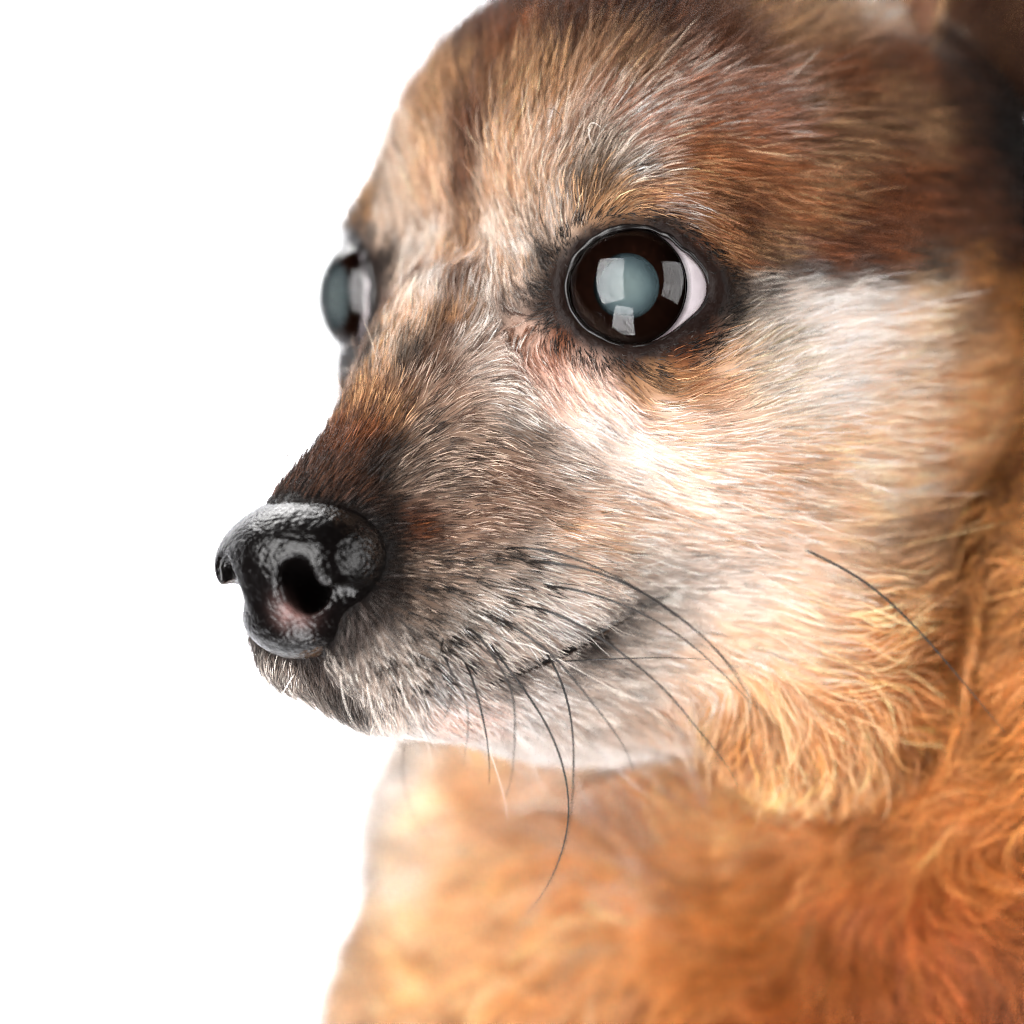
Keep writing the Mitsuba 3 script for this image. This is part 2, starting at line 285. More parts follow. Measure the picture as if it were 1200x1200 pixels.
  (9.0, 18.7, -11.2, -0.49, 0.32, -0.81, 4, 0.22, 'cream', 'pink', 0.5, 0.35, 0),
  (5.1, 22.4, -14.5, -0.56, 0.6, -0.57, 4.5, 0.22, 'white', 'pink', 0.4, 0.35, 0),
  (0.1, 23.8, -28.7, -0.93, 0.35, -0.13, 5, 0.22, 'cream', 'tan', 0.25, 0.35, 0),
  (-3.4, 31.0, -22.1, -0.67, 0.74, 0.03, 5.5, 0.22, 'cream', 'tan', 0.3, 0.35, 0),
  (-6.7, 28.0, -30.9, -0.7, 0.71, -0.1, 5.5, 0.22, 'cream', 'tan', 0.3, 0.35, 0),
  (1.9, 28.4, -16.7, -0.44, 0.89, 0.13, 5, 0.22, 'cream', 'tan', 0.3, 0.35, 0),
  (-1.3, 22.5, -35.3, -1.0, -0.06, 0.0, 4.8, 0.22, 'cream', 'grey', 0.35, 0.4, 0),
  (-7.9, 25.4, -35.9, -0.53, 0.83, 0.14, 5, 0.25, 'grey', 'cream', 0.5, 0.45, 0),
  (-11.5, 28.2, -38.7, -0.61, 0.79, 0.0, 5.5, 0.25, 'cream', 'grey', 0.25, 0.4, 0),
  (-10.6, 34.9, -24.3, -0.92, 0.38, -0.03, 6, 0.22, 'cream', 'tan', 0.45, 0.35, 0),
  (-13.3, 32.5, -33.1, -0.85, 0.51, -0.13, 6, 0.22, 'cream', 'tan', 0.35, 0.35, 0),
  (-19.5, 38.8, -19.9, -0.97, 0.23, 0.03, 6.5, 0.22, 'cream', 'peach', 0.55, 0.35, 0),
  (-21.6, 36.9, -28.7, -0.97, 0.2, -0.09, 6.5, 0.22, 'peach', 'cream', 0.4, 0.35, 0),
  (-31.8, 40.0, -22.0, -1.0, 0.05, 0.06, 7, 0.22, 'peach', 'cream', 0.35, 0.35, 0),
  (-17.1, 33.5, -38.7, -0.79, 0.53, -0.3, 7, 0.25, 'cream', 'peach', 0.4, 0.35, 0),
  (6.7, 26.2, -9.7, -0.42, 0.58, -0.7, 3.5, 0.22, 'black', 'brown', 0.4, 0.45, 0),
  (9.2, 21.8, -8.5, -0.41, 0.06, -0.91, 3.2, 0.22, 'dkbrown', 'pink', 0.4, 0.45, 0),
  (10.6, 18.7, -6.9, -0.28, -0.16, -0.95, 3, 0.22, 'rust', 'black', 0.4, 0.4, 0),
  (11.1, 16.1, -9.0, -0.11, 0.36, -0.93, 3.4, 0.22, 'rust', 'pink', 0.5, 0.4, 0),
  (11.8, 13.8, -5.2, 0.38, -0.1, -0.92, 3, 0.25, 'rust', 'cream', 0.4, 0.4, 0),
  (4.2, 29.0, -11.3, -0.67, 0.61, -0.42, 4, 0.22, 'dkbrown', 'tan', 0.45, 0.5, 0),
  (2.2, 31.7, -8.6, -0.78, 0.53, 0.34, 4, 0.22, 'rust', 'dkbrown', 0.45, 0.45, 0),
  (-0.7, 33.5, -6.4, -0.87, 0.25, 0.42, 4, 0.2, 'rust', 'dkbrown', 0.4, 0.45, 0),
  (5.1, 25.4, -12.9, -0.54, 0.54, -0.64, 4.2, 0.22, 'tan', 'dkbrown', 0.35, 0.45, 0),
  (1.7, 31.2, -12.4, -0.65, 0.69, 0.31, 4.8, 0.22, 'tan', 'rust', 0.35, 0.4, 0),
  (-3.2, 34.1, -9.1, -0.89, 0.26, 0.38, 5, 0.22, 'peach', 'cream', 0.4, 0.4, 0),
  (-5.0, 34.0, -3.0, -0.96, -0.07, 0.29, 4, 0.2, 'dkbrown', 'black', 0.4, 0.4, 0),
  (-3.9, 33.5, 0.2, -0.81, 0.58, 0.09, 4, 0.2, 'black', 'dkbrown', 0.4, 0.3, 0),
  (-11.4, 32.7, 0.5, -1.0, 0.02, 0.0, 5, 0.2, 'dkbrown', 'cream', 0.3, 0.35, 0),
  (-7.6, 34.5, -5.7, -0.94, 0.02, 0.35, 5.5, 0.22, 'cream', 'olive', 0.35, 0.4, 0),
  (-9.0, 36.3, -11.2, -0.93, 0.22, 0.29, 5.5, 0.22, 'cream', 'olive', 0.3, 0.4, 0),
  (-16.6, 35.4, -2.2, -0.93, 0.28, 0.23, 6, 0.22, 'white', 'cream', 0.5, 0.35, 0),
  (-22.9, 38.8, -4.3, -0.95, 0.3, 0.12, 6.5, 0.22, 'white', 'cream', 0.5, 0.35, 0),
  (-16.5, 38.4, -12.2, -0.96, 0.23, 0.18, 6.5, 0.22, 'white', 'cream', 0.5, 0.35, 0),
  (-28.6, 41.2, -9.8, -0.98, 0.16, 0.11, 7, 0.22, 'cream', 'peach', 0.5, 0.35, 0),
  (-30.9, 40.7, -3.1, -0.98, 0.2, 0.07, 7, 0.22, 'peach', 'cream', 0.5, 0.35, 0),
  (-38.0, 42.0, -6.3, -0.99, 0.02, 0.12, 7.5, 0.22, 'tan', 'brown', 0.3, 0.35, 0),
  (-39.9, 42.0, -13.0, -0.99, -0.05, 0.11, 8, 0.22, 'peach', 'orange', 0.5, 0.35, 0),
  (-50.6, 40.5, -8.2, -0.95, -0.28, 0.12, 8, 0.22, 'orange', 'tan', 0.4, 0.35, 0),
  (-39.9, 40.5, -19.7, -0.99, -0.07, 0.09, 8, 0.22, 'orange', 'peach', 0.4, 0.35, 0),
  (-54.0, 39.2, -2.4, -0.93, -0.35, 0.1, 7, 0.22, 'orange', 'brown', 0.35, 0.35, 0),
  (-53.7, 37.3, -19.6, -0.91, 0.09, 0.4, 8, 0.3, 'orange', 'umber', 0.4, 0.4, 0),
  (-47.0, 34.6, -27.6, -0.43, 0.2, 0.88, 9, 0.3, 'orange', 'brown', 0.4, 0.4, 0),
  (-34.3, 37.8, -33.7, -0.96, -0.08, 0.28, 9, 0.3, 'tan', 'brown', 0.3, 0.4, 0),
  (-14.7, 32.7, 2.0, -0.92, 0.38, -0.13, 4.5, 0.2, 'dkbrown', 'brown', 0.45, 0.4, 0),
  (-20.3, 35.2, 2.2, -0.89, 0.44, -0.07, 5, 0.2, 'black', 'brown', 0.5, 0.4, 0),
  (-26.1, 37.5, 2.8, -0.93, 0.37, 0.0, 5.5, 0.2, 'dkbrown', 'brown', 0.5, 0.4, 0),
  (-16.1, 34.4, -0.4, -0.93, 0.35, 0.13, 5.5, 0.2, 'white', 'cream', 0.5, 0.35, 0),
  (-24.0, 37.8, -0.3, -0.93, 0.36, 0.08, 6, 0.2, 'cream', 'white', 0.5, 0.35, 0),
  (-33.1, 40.3, 0.1, -0.98, 0.19, 0.06, 6.5, 0.2, 'peach', 'cream', 0.5, 0.35, 0),
  (-21.0, 34.6, 4.6, -0.87, 0.46, -0.2, 5.5, 0.22, 'umber', 'rust', 0.5, 0.4, 0),
  (-29.2, 37.7, 5.0, -0.91, 0.36, -0.19, 6, 0.22, 'umber', 'rust', 0.5, 0.4, 0),
  (-33.9, 39.7, 2.8, -0.98, 0.2, 0.0, 6, 0.2, 'dkbrown', 'black', 0.4, 0.4, 0),
  (-43.6, 40.4, 3.1, -0.99, -0.05, 0.09, 6, 0.2, 'brown', 'orange', 0.5, 0.4, 0),
  (-7.3, 31.9, 5.3, -0.93, -0.08, -0.37, 4.5, 0.2, 'rust', 'tan', 0.4, 0.4, 0),
  (-13.0, 31.3, 5.5, -0.92, 0.16, -0.35, 5, 0.2, 'brown', 'tan', 0.45, 0.4, 0),
  (-3.1, 31.3, 8.2, -0.87, 0.27, -0.42, 4.2, 0.2, 'tan', 'rust', 0.5, 0.4, 0),
  (1.2, 29.2, 10.6, -0.8, 0.52, -0.3, 4, 0.22, 'rust', 'cream', 0.45, 0.45, 0),
  (3.4, 26.9, 11.9, -0.67, 0.73, -0.14, 4, 0.22, 'tan', 'rust', 0.5, 0.45, 0),
  (6.4, 24.4, 11.1, -0.73, 0.48, 0.49, 3.5, 0.25, 'tan', 'dkbrown', 0.5, 0.45, 0),
  (3.5, 24.0, 14.5, -0.81, 0.49, 0.33, 4, 0.25, 'cream', 'dkbrown', 0.4, 0.45, 0),
  (6.7, 21.0, 12.8, -0.59, 0.08, 0.8, 4, 0.28, 'dkbrown', 'tan', 0.35, 0.5, 0),
  (8.1, 19.3, 11.2, -0.48, -0.13, 0.87, 4, 0.28, 'dkbrown', 'tan', 0.4, 0.5, 0),
  (5.0, 19.4, 16.3, -0.58, 0.1, 0.81, 4.5, 0.28, 'ecru', 'dkbrown', 0.45, 0.5, 0),
  (9.3, 16.6, 8.5, -0.34, -0.52, 0.79, 3.8, 0.28, 'dkbrown', 'ecru', 0.4, 0.5, 0),
  (10.3, 15.4, 4.2, -0.32, -0.88, 0.35, 3.2, 0.28, 'black', 'dkbrown', 0.4, 0.4, 0),
  (11.5, 17.2, 0.2, -0.19, -0.98, 0.0, 3, 0.28, 'black', 'dkgrey', 0.3, 0.4, 0),
  (10.6, 13.8, 1.5, -0.24, -0.96, 0.14, 3.2, 0.28, 'black', 'dkbrown', 0.4, 0.4, 0),
  (11.3, 15.1, -2.7, 0.01, -0.95, -0.32, 3, 0.28, 'dkbrown', 'black', 0.4, 0.4, 0),
  (11.4, 17.9, -3.6, -0.02, -0.86, -0.51, 2.6, 0.28, 'dkgrey', 'dkbrown', 0.4, 0.4, 0),
  (9.3, 10.6, 4.3, -0.24, -0.61, 0.75, 3.6, 0.28, 'cream', 'dkbrown', 0.3, 0.5, 0),
  (11.0, 12.3, -0.7, 0.01, -0.92, 0.39, 3.4, 0.28, 'brown', 'cream', 0.4, 0.45, 0),
  (3.3, 29.7, 8.1, -0.58, 0.8, -0.17, 2.5, 0.2, 'dkbrown', 'black', 0.4, 0.3, 0),
  (-0.3, 32.3, 5.0, -0.79, 0.38, -0.48, 2.5, 0.2, 'dkbrown', 'rust', 0.4, 0.3, 0),
  (8.7, 10.7, 9.9, -0.02, -0.14, 0.99, 4.4, 0.28, 'ecru', 'dkbrown', 0.3, 0.4, 0),
  (11.3, 8.7, 1.0, -0.32, -0.51, 0.8, 4, 0.28, 'cream', 'tan', 0.4, 0.4, 0),
  (14.9, 7.5, -1.2, -0.51, -0.29, 0.81, 4, 0.28, 'cream', 'brown', 0.4, 0.4, 0),
  (8.9, 7.9, 12.2, 0.02, 0.02, 1.0, 4.8, 0.28, 'tan', 'ecru', 0.45, 0.4, 0),
  (8.7, 6.2, 17.8, -0.14, -0.08, 0.99, 5, 0.28, 'tan', 'ecru', 0.4, 0.4, 0),
  (7.3, 12.5, 18.7, -0.29, 0.07, 0.95, 5, 0.28, 'ecru', 'tan', 0.4, 0.4, 0),
  (5.2, 16.6, 19.1, -0.5, 0.2, 0.85, 5, 0.28, 'ecru', 'brown', 0.4, 0.45, 0),
  (5.2, 10.5, 25.5, -0.48, -0.07, 0.88, 5.5, 0.28, 'tan', 'brown', 0.4, 0.4, 0),
  (1.3, 8.3, 31.4, -0.65, -0.22, 0.72, 6, 0.28, 'umber', 'dkbrown', 0.4, 0.4, 0),
  (2.9, 17.4, 23.1, -0.62, 0.31, 0.72, 5.5, 0.28, 'rust', 'ecru', 0.4, 0.4, 0),
  (0.6, 21.3, 20.8, -0.77, 0.48, 0.41, 5.5, 0.25, 'rust', 'cream', 0.4, 0.4, 0),
  (-0.3, 17.5, 27.6, -0.74, 0.19, 0.65, 6, 0.25, 'brown', 'tan', 0.35, 0.4, 0),
  (-7.1, 17.2, 33.6, -0.85, -0.02, 0.52, 6.5, 0.25, 'dkbrown', 'umber', 0.45, 0.4, 0),
  (-3.6, 26.3, 17.5, -0.88, 0.47, 0.05, 5.5, 0.22, 'rust', 'tan', 0.25, 0.4, 0),
  (-5.7, 24.5, 24.3, -0.84, 0.48, 0.25, 6, 0.22, 'rust', 'cream', 0.25, 0.4, 0),
  (-11.8, 23.4, 31.3, -0.9, 0.18, 0.4, 6.5, 0.22, 'brown', 'umber', 0.4, 0.4, 0),
  (-11.1, 30.0, 15.4, -0.93, 0.36, -0.09, 5.8, 0.22, 'rust', 'tan', 0.22, 0.4, 0),
  (-13.5, 29.4, 23.3, -0.93, 0.36, 0.06, 6.2, 0.22, 'rust', 'cream', 0.12, 0.4, 0),
  (-9.3, 30.2, 10.4, -0.97, 0.1, -0.2, 5.2, 0.22, 'brown', 'rust', 0.5, 0.4, 0),
  (-1.9, 27.9, 13.8, -0.95, 0.28, -0.12, 5, 0.22, 'rust', 'tan', 0.4, 0.4, 0),
  (-18.3, 32.5, 11.2, -0.94, 0.28, -0.18, 6, 0.22, 'rust', 'tan', 0.25, 0.4, 0),
  (-22.9, 32.9, 20.3, -0.97, 0.22, -0.09, 6.5, 0.22, 'brown', 'tan', 0.3, 0.4, 0),
  (-26.1, 30.2, 28.4, -0.98, 0.17, 0.08, 6.8, 0.22, 'brown', 'rust', 0.5, 0.4, 0),
  (-25.0, 25.1, 34.3, -0.98, -0.02, 0.22, 7, 0.22, 'tan', 'brown', 0.5, 0.4, 0),
  (-31.5, 35.8, 13.9, -0.93, 0.28, -0.23, 6.8, 0.22, 'umber', 'rust', 0.4, 0.4, 0),
  (-35.3, 34.1, 23.1, -0.98, 0.16, -0.14, 7, 0.22, 'brown', 'tan', 0.3, 0.4, 0),
  (-38.7, 29.8, 31.4, -1.0, 0.09, 0.0, 7, 0.22, 'brown', 'rust', 0.4, 0.4, 0),
  (-23.8, 35.1, 6.9, -0.87, 0.43, -0.24, 6, 0.22, 'umber', 'brown', 0.5, 0.4, 0),
  (-38.9, 38.4, 9.6, -0.96, 0.17, -0.21, 7, 0.22, 'umber', 'brown', 0.4, 0.4, 0),
  (-42.8, 36.6, 17.7, -0.93, 0.17, -0.31, 7, 0.22, 'umber', 'dkbrown', 0.4, 0.4, 0),
  (-45.3, 33.2, 27.1, -0.98, 0.12, -0.14, 7, 0.22, 'dkbrown', 'brown', 0.5, 0.4, 0),
  (-50.9, 38.8, 7.7, -0.98, -0.15, -0.1, 7, 0.22, 'umber', 'dkbrown', 0.4, 0.4, 0),
  (-53.9, 34.9, 22.9, -0.92, 0.03, -0.38, 6, 0.25, 'black', 'black', 0.4, 0.3, 0),
  (-57.1, 36.8, 12.6, -0.93, -0.24, -0.27, 6, 0.25, 'black', 'dkbrown', 0.4, 0.3, 0),
  (-41.1, 23.3, 37.7, -0.99, -0.1, 0.11, 7, 0.25, 'cream', 'tan', 0.4, 0.4, 0),
  (-57.8, 17.3, 39.6, -0.68, 0.6, -0.43, 7, 0.25, 'cream', 'tan', 0.5, 0.4, 0),
  (-59.8, 22.2, 36.4, -0.64, 0.53, -0.55, 6, 0.25, 'black', 'dkbrown', 0.4, 0.4, 0),
  (-55.2, 25.7, 35.0, -0.97, -0.23, -0.04, 6, 0.25, 'dkbrown', 'umber', 0.4, 0.4, 0),
  (-62.3, 24.1, 33.9, -0.6, 0.46, -0.65, 6, 0.25, 'black', 'dkbrown', 0.4, 0.4, 0),
  (-64.6, 25.5, 31.4, -0.51, 0.41, -0.75, 6, 0.25, 'black', 'black', 0.4, 0.4, 0),
  (-61.0, 23.1, 35.3, -0.64, 0.49, -0.6, 6, 0.25, 'black', 'dkbrown', 0.3, 0.4, 0),
  (-65.3, 28.3, 27.7, -0.47, 0.32, -0.82, 6, 0.25, 'black', 'black', 0.4, 0.4, 0),
  (-32.9, 21.3, 38.4, -0.98, -0.11, 0.16, 7, 0.25, 'tan', 'dkbrown', 0.4, 0.4, 0),
  (8.3, 0.6, 19.5, -0.19, -0.09, 0.98, 5, 0.28, 'brown', 'umber', 0.5, 0.4, 0),
  (8.8, 0.4, 12.5, 0.03, 0.07, 1.0, 4.6, 0.28, 'brown', 'umber', 0.5, 0.4, 0),
  (11.0, 1.2, 5.7, -0.62, -0.47, 0.63, 4.2, 0.28, 'brown', 'tan', 0.4, 0.4, 0),
  (18.6, 5.9, -3.5, -0.57, -0.1, 0.81, 3.8, 0.28, 'brown', 'tan', 0.4, 0.4, 0),
  (2.7, 1.9, 30.6, -0.61, -0.38, 0.69, 6, 0.28, 'brown', 'rust', 0.4, 0.4, 0),
  (-6.2, -0.4, 38.0, -0.74, -0.52, 0.43, 6.5, 0.28, 'dkbrown', 'brown', 0.5, 0.4, 0),
  (-4.2, 10.8, 34.9, -0.79, -0.19, 0.59, 6.5, 0.28, 'dkbrown', 'umber', 0.45, 0.4, 0),
  (7.6, -7.4, 21.8, -0.37, -0.47, 0.8, 5, 0.28, 'tan', 'brown', 0.45, 0.4, 0),
  (7.2, -13.3, 17.6, -0.36, -0.53, 0.77, 5, 0.28, 'ecru', 'rust', 0.4, 0.4, 0),
  (8.6, -11.2, 10.7, -0.03, -0.15, 0.99, 4.6, 0.28, 'ecru', 'tan', 0.4, 0.4, 0),
  (9.2, -16.2, 8.6, -0.2, -0.37, 0.91, 4.4, 0.28, 'cream', 'tan', 0.3, 0.4, 0),
  (10.3, -12.7, 1.7, -0.2, -0.19, 0.96, 4, 0.28, 'cream', 'tan', 0.35, 0.4, 0),
  (22.2, 2.4, -5.7, -0.51, -0.1, 0.85, 3.8, 0.28, 'ecru', 'tan', 0.4, 0.4, 0),
  (24.5, 0.9, -9.0, -0.47, 0.18, 0.86, 3.6, 0.28, 'ecru', 'tan', 0.3, 0.4, 0),
  (13.2, -2.6, 3.5, -0.68, -0.64, 0.36, 4.2, 0.28, 'cream', 'tan', 0.5, 0.4, 0),
  (4.7, -4.8, 28.0, -0.5, -0.56, 0.66, 5.5, 0.28, 'brown', 'tan', 0.5, 0.4, 0),
  (9.1, -4.3, 12.7, 0.03, -0.02, 1.0, 4.6, 0.28, 'ecru', 'tan', 0.5, 0.4, 0),
  (15.4, 4.2, 1.0, -0.6, -0.32, 0.73, 4, 0.28, 'brown', 'umber', 0.4, 0.4, 0),
  (19.7, 6.5, -5.5, -0.56, -0.02, 0.83, 3.8, 0.28, 'brown', 'dkbrown', 0.5, 0.4, 0),
  (22.1, 6.7, -9.6, -0.56, 0.16, 0.81, 3.6, 0.28, 'brown', 'dkbrown', 0.5, 0.35, 0),
  (10.1, 5.2, 5.6, -0.33, -0.36, 0.88, 4.2, 0.28, 'ecru', 'cream', 0.4, 0.4, 0),
  (18.7, 2.1, -1.2, -0.56, -0.44, 0.7, 4, 0.28, 'cream', 'ecru', 0.4, 0.4, 0),
  (10.3, -14.7, 2.9, -0.03, -0.15, 0.99, 3, 0.22, 'black', 'dkgrey', 0.3, 0.3, 0),
  (11.2, -13.4, -1.7, -0.22, 0.03, 0.98, 3, 0.22, 'black', 'dkgrey', 0.35, 0.3, 0),
  (23.0, -3.0, -7.2, -0.55, -0.11, 0.83, 3, 0.22, 'black', 'dkgrey', 0.3, 0.3, 0),
  (24.2, -3.7, -9.8, -0.39, 0.2, 0.9, 3, 0.22, 'black', 'dkbrown', 0.35, 0.3, 0),
  (-12.6, 25.7, -46.5, -0.57, 0.81, -0.17, 7, 0.28, 'peach', 'cream', 0.5, 0.4, 0),
  (-10.4, 21.7, -49.8, -0.77, 0.58, -0.26, 6, 0.28, 'cream', 'peach', 0.4, 0.4, 0),
  (-17.9, 32.8, -46.4, -0.71, 0.64, -0.31, 8, 0.28, 'peach', 'cream', 0.4, 0.4, 0),
  (-26.2, 37.4, -43.2, -0.94, 0.24, -0.22, 9, 0.28, 'orange', 'peach', 0.45, 0.4, 1),
  (-23.4, 35.4, -50.9, -0.82, 0.24, -0.52, 9, 0.3, 'peach', 'orange', 0.5, 0.5, 1),
  (-17.2, 29.0, -53.2, -0.57, 0.22, -0.79, 9, 0.36, 'peach', 'tan', 0.45, 0.55, 0),
  (-16.6, 25.1, -56.0, -0.36, -0.53, -0.77, 8, 0.4, 'orange', 'umber', 0.4, 0.6, 1),
  (-21.8, 29.4, -58.8, -0.7, -0.11, -0.7, 10, 0.4, 'orange', 'peach', 0.4, 0.6, 1),
  (-29.6, 34.5, -58.9, -0.77, -0.14, -0.62, 10, 0.33, 'orange', 'peach', 0.35, 0.55, 1),
  (-35.2, 37.1, -53.4, -0.91, -0.1, -0.39, 10, 0.3, 'orange', 'deep', 0.4, 0.5, 1),
  (-49.4, 16.2, -65.9, 0.14, 0.55, -0.82, 10, 0.38, 'deep', 'orange', 0.4, 0.6, 1),
  (-37.8, 37.9, -46.7, -0.98, -0.14, -0.15, 11, 0.28, 'orange', 'deep', 0.4, 0.45, 1),
  (-43.9, 35.8, -58.2, -0.7, 0.14, -0.7, 11, 0.3, 'orange', 'deep', 0.5, 0.5, 1),
  (-14.2, 22.8, -54.3, -0.22, -0.6, -0.77, 8, 0.35, 'peach', 'tan', 0.4, 0.5, 0),
  (-43.2, -7.1, -61.2, -0.29, 0.59, -0.75, 9, 0.35, 'cream', 'peach', 0.5, 0.5, 1),
  (-50.2, 37.9, -35.5, 0.56, -0.76, -0.34, 13, 0.3, 'orange', 'umber', 0.4, 0.5, 1),
  (-54.9, 38.5, -28.7, 0.53, -0.74, -0.42, 13, 0.3, 'orange', 'brown', 0.4, 0.5, 1),
  (-48.9, 38.9, -44.6, 0.5, -0.8, -0.34, 13, 0.3, 'orange', 'tan', 0.4, 0.5, 1),
  (-47.4, 45.3, -53.5, 0.27, -0.88, -0.38, 14, 0.3, 'deep', 'orange', 0.4, 0.5, 1),
  (-47.8, 41.3, -66.1, 0.21, -0.93, -0.3, 14, 0.3, 'deep', 'orange', 0.4, 0.5, 1),
  (-48.3, 29.2, -70.0, -0.1, -0.8, -0.6, 14, 0.3, 'deep', 'orange', 0.4, 0.55, 1),
  (-52.0, 40.8, -78.8, -0.1, 0.71, -0.69, 14, 0.32, 'deep', 'redorange', 0.4, 0.55, 1),
  (-45.8, 10.1, -71.8, 0.25, -0.96, -0.15, 13, 0.3, 'orange', 'peach', 0.3, 0.55, 1),
  (-43.6, -0.4, -67.4, 0.38, -0.92, 0.08, 13, 0.3, 'orange', 'peach', 0.4, 0.55, 1),
  (-40.2, -10.0, -67.6, 0.34, -0.93, 0.13, 13, 0.3, 'orange', 'peach', 0.5, 0.55, 1),
  (-35.9, -18.9, -69.0, 0.32, -0.94, 0.06, 13, 0.3, 'orange', 'cream', 0.3, 0.5, 1),
  (-35.7, -15.5, -73.6, 0.32, -0.93, 0.16, 13, 0.3, 'orange', 'cream', 0.4, 0.5, 1),
  (-38.1, -4.9, -80.3, 0.33, -0.93, 0.19, 13, 0.3, 'orange', 'cream', 0.35, 0.5, 1),
  (-33.4, -29.7, -66.9, -0.11, -0.99, -0.02, 12, 0.3, 'tan', 'orange', 0.4, 0.5, 1),
  (-32.0, -38.3, -72.0, 0.17, -0.96, -0.22, 12, 0.3, 'peach', 'cream', 0.4, 0.5, 1),
  (-37.1, -53.5, -69.1, -0.37, -0.92, -0.15, 12, 0.3, 'cream', 'grey', 0.5, 0.4, 1),
  (-37.7, -59.4, -73.0, 0.22, -0.37, -0.9, 12, 0.3, 'grey', 'brown', 0.4, 0.4, 1),
  (-34.9, -53.9, -81.2, -0.38, -0.87, -0.31, 12, 0.3, 'brown', 'tan', 0.45, 0.4, 1),
  (-41.4, -65.3, -79.3, -0.05, -0.02, -1.0, 12, 0.3, 'brown', 'grey', 0.5, 0.4, 1),
  (-45.1, -67.7, -87.6, 0.16, -0.21, -0.96, 12, 0.3, 'brown', 'grey', 0.5, 0.4, 1),
  (-43.7, -69.7, -92.8, 0.35, -0.36, -0.86, 12, 0.3, 'brown', 'tan', 0.5, 0.4, 1),
  (-43.2, -73.0, -98.6, 0.12, -0.16, -0.98, 12, 0.3, 'tan', 'brown', 0.35, 0.4, 1),
  (-32.6, -45.6, -81.9, -0.11, -0.93, -0.34, 13, 0.3, 'peach', 'cream', 0.5, 0.5, 1),
  (-31.4, -31.0, -80.0, 0.08, -0.99, -0.14, 13, 0.3, 'peach', 'orange', 0.5, 0.5, 1),
  (-30.5, -40.2, -93.6, 0.05, -0.88, -0.47, 13, 0.3, 'peach', 'orange', 0.5, 0.5, 1),
  (-33.3, -19.7, -77.2, 0.26, -0.95, 0.18, 14, 0.3, 'orange', 'peach', 0.4, 0.6, 1),
  (-37.3, -10.5, -77.0, 0.24, -0.94, 0.23, 14, 0.32, 'orange', 'cream', 0.25, 0.6, 1),
  (-40.1, -0.4, -76.6, 0.39, -0.89, 0.24, 14, 0.32, 'orange', 'peach', 0.35, 0.6, 1),
  (-43.5, 5.9, -80.0, 0.39, -0.92, 0.0, 13, 0.34, 'deep', 'orange', 0.4, 0.6, 1),
  (-31.5, -18.0, -87.6, 0.1, -0.99, 0.11, 14, 0.3, 'orange', 'peach', 0.4, 0.55, 1),
  (-36.4, -6.6, -86.1, 0.52, -0.81, 0.25, 14, 0.32, 'orange', 'peach', 0.35, 0.6, 1),
  (-40.9, 2.0, -88.2, 0.58, -0.79, -0.17, 14, 0.34, 'deep', 'orange', 0.4, 0.6, 1),
  (-46.1, 12.9, -78.7, 0.02, -0.22, -0.98, 14, 0.34, 'deep', 'orange', 0.4, 0.6, 1),
  (-48.5, 20.0, -79.6, -0.22, 0.15, -0.96, 14, 0.34, 'redorange', 'deep', 0.4, 0.6, 1),
  (-50.8, 28.6, -81.6, 0.04, 0.77, -0.63, 14, 0.34, 'redorange', 'deep', 0.4, 0.6, 1),
  (-47.1, 12.0, -91.5, 0.26, -0.23, -0.94, 14, 0.34, 'deep', 'redorange', 0.4, 0.6, 1),
  (-52.6, 22.6, -92.4, 0.01, 0.46, -0.89, 14, 0.34, 'redorange', 'deep', 0.5, 0.6, 1),
  (-56.8, 34.0, -92.0, -0.85, -0.11, -0.52, 14, 0.34, 'redorange', 'umber', 0.4, 0.6, 1),
  (-32.3, -15.5, -97.0, 0.08, -0.99, -0.14, 14, 0.3, 'orange', 'peach', 0.4, 0.5, 1),
  (-36.9, -0.7, -96.3, 0.59, -0.73, -0.34, 14, 0.3, 'orange', 'deep', 0.4, 0.5, 1),
]

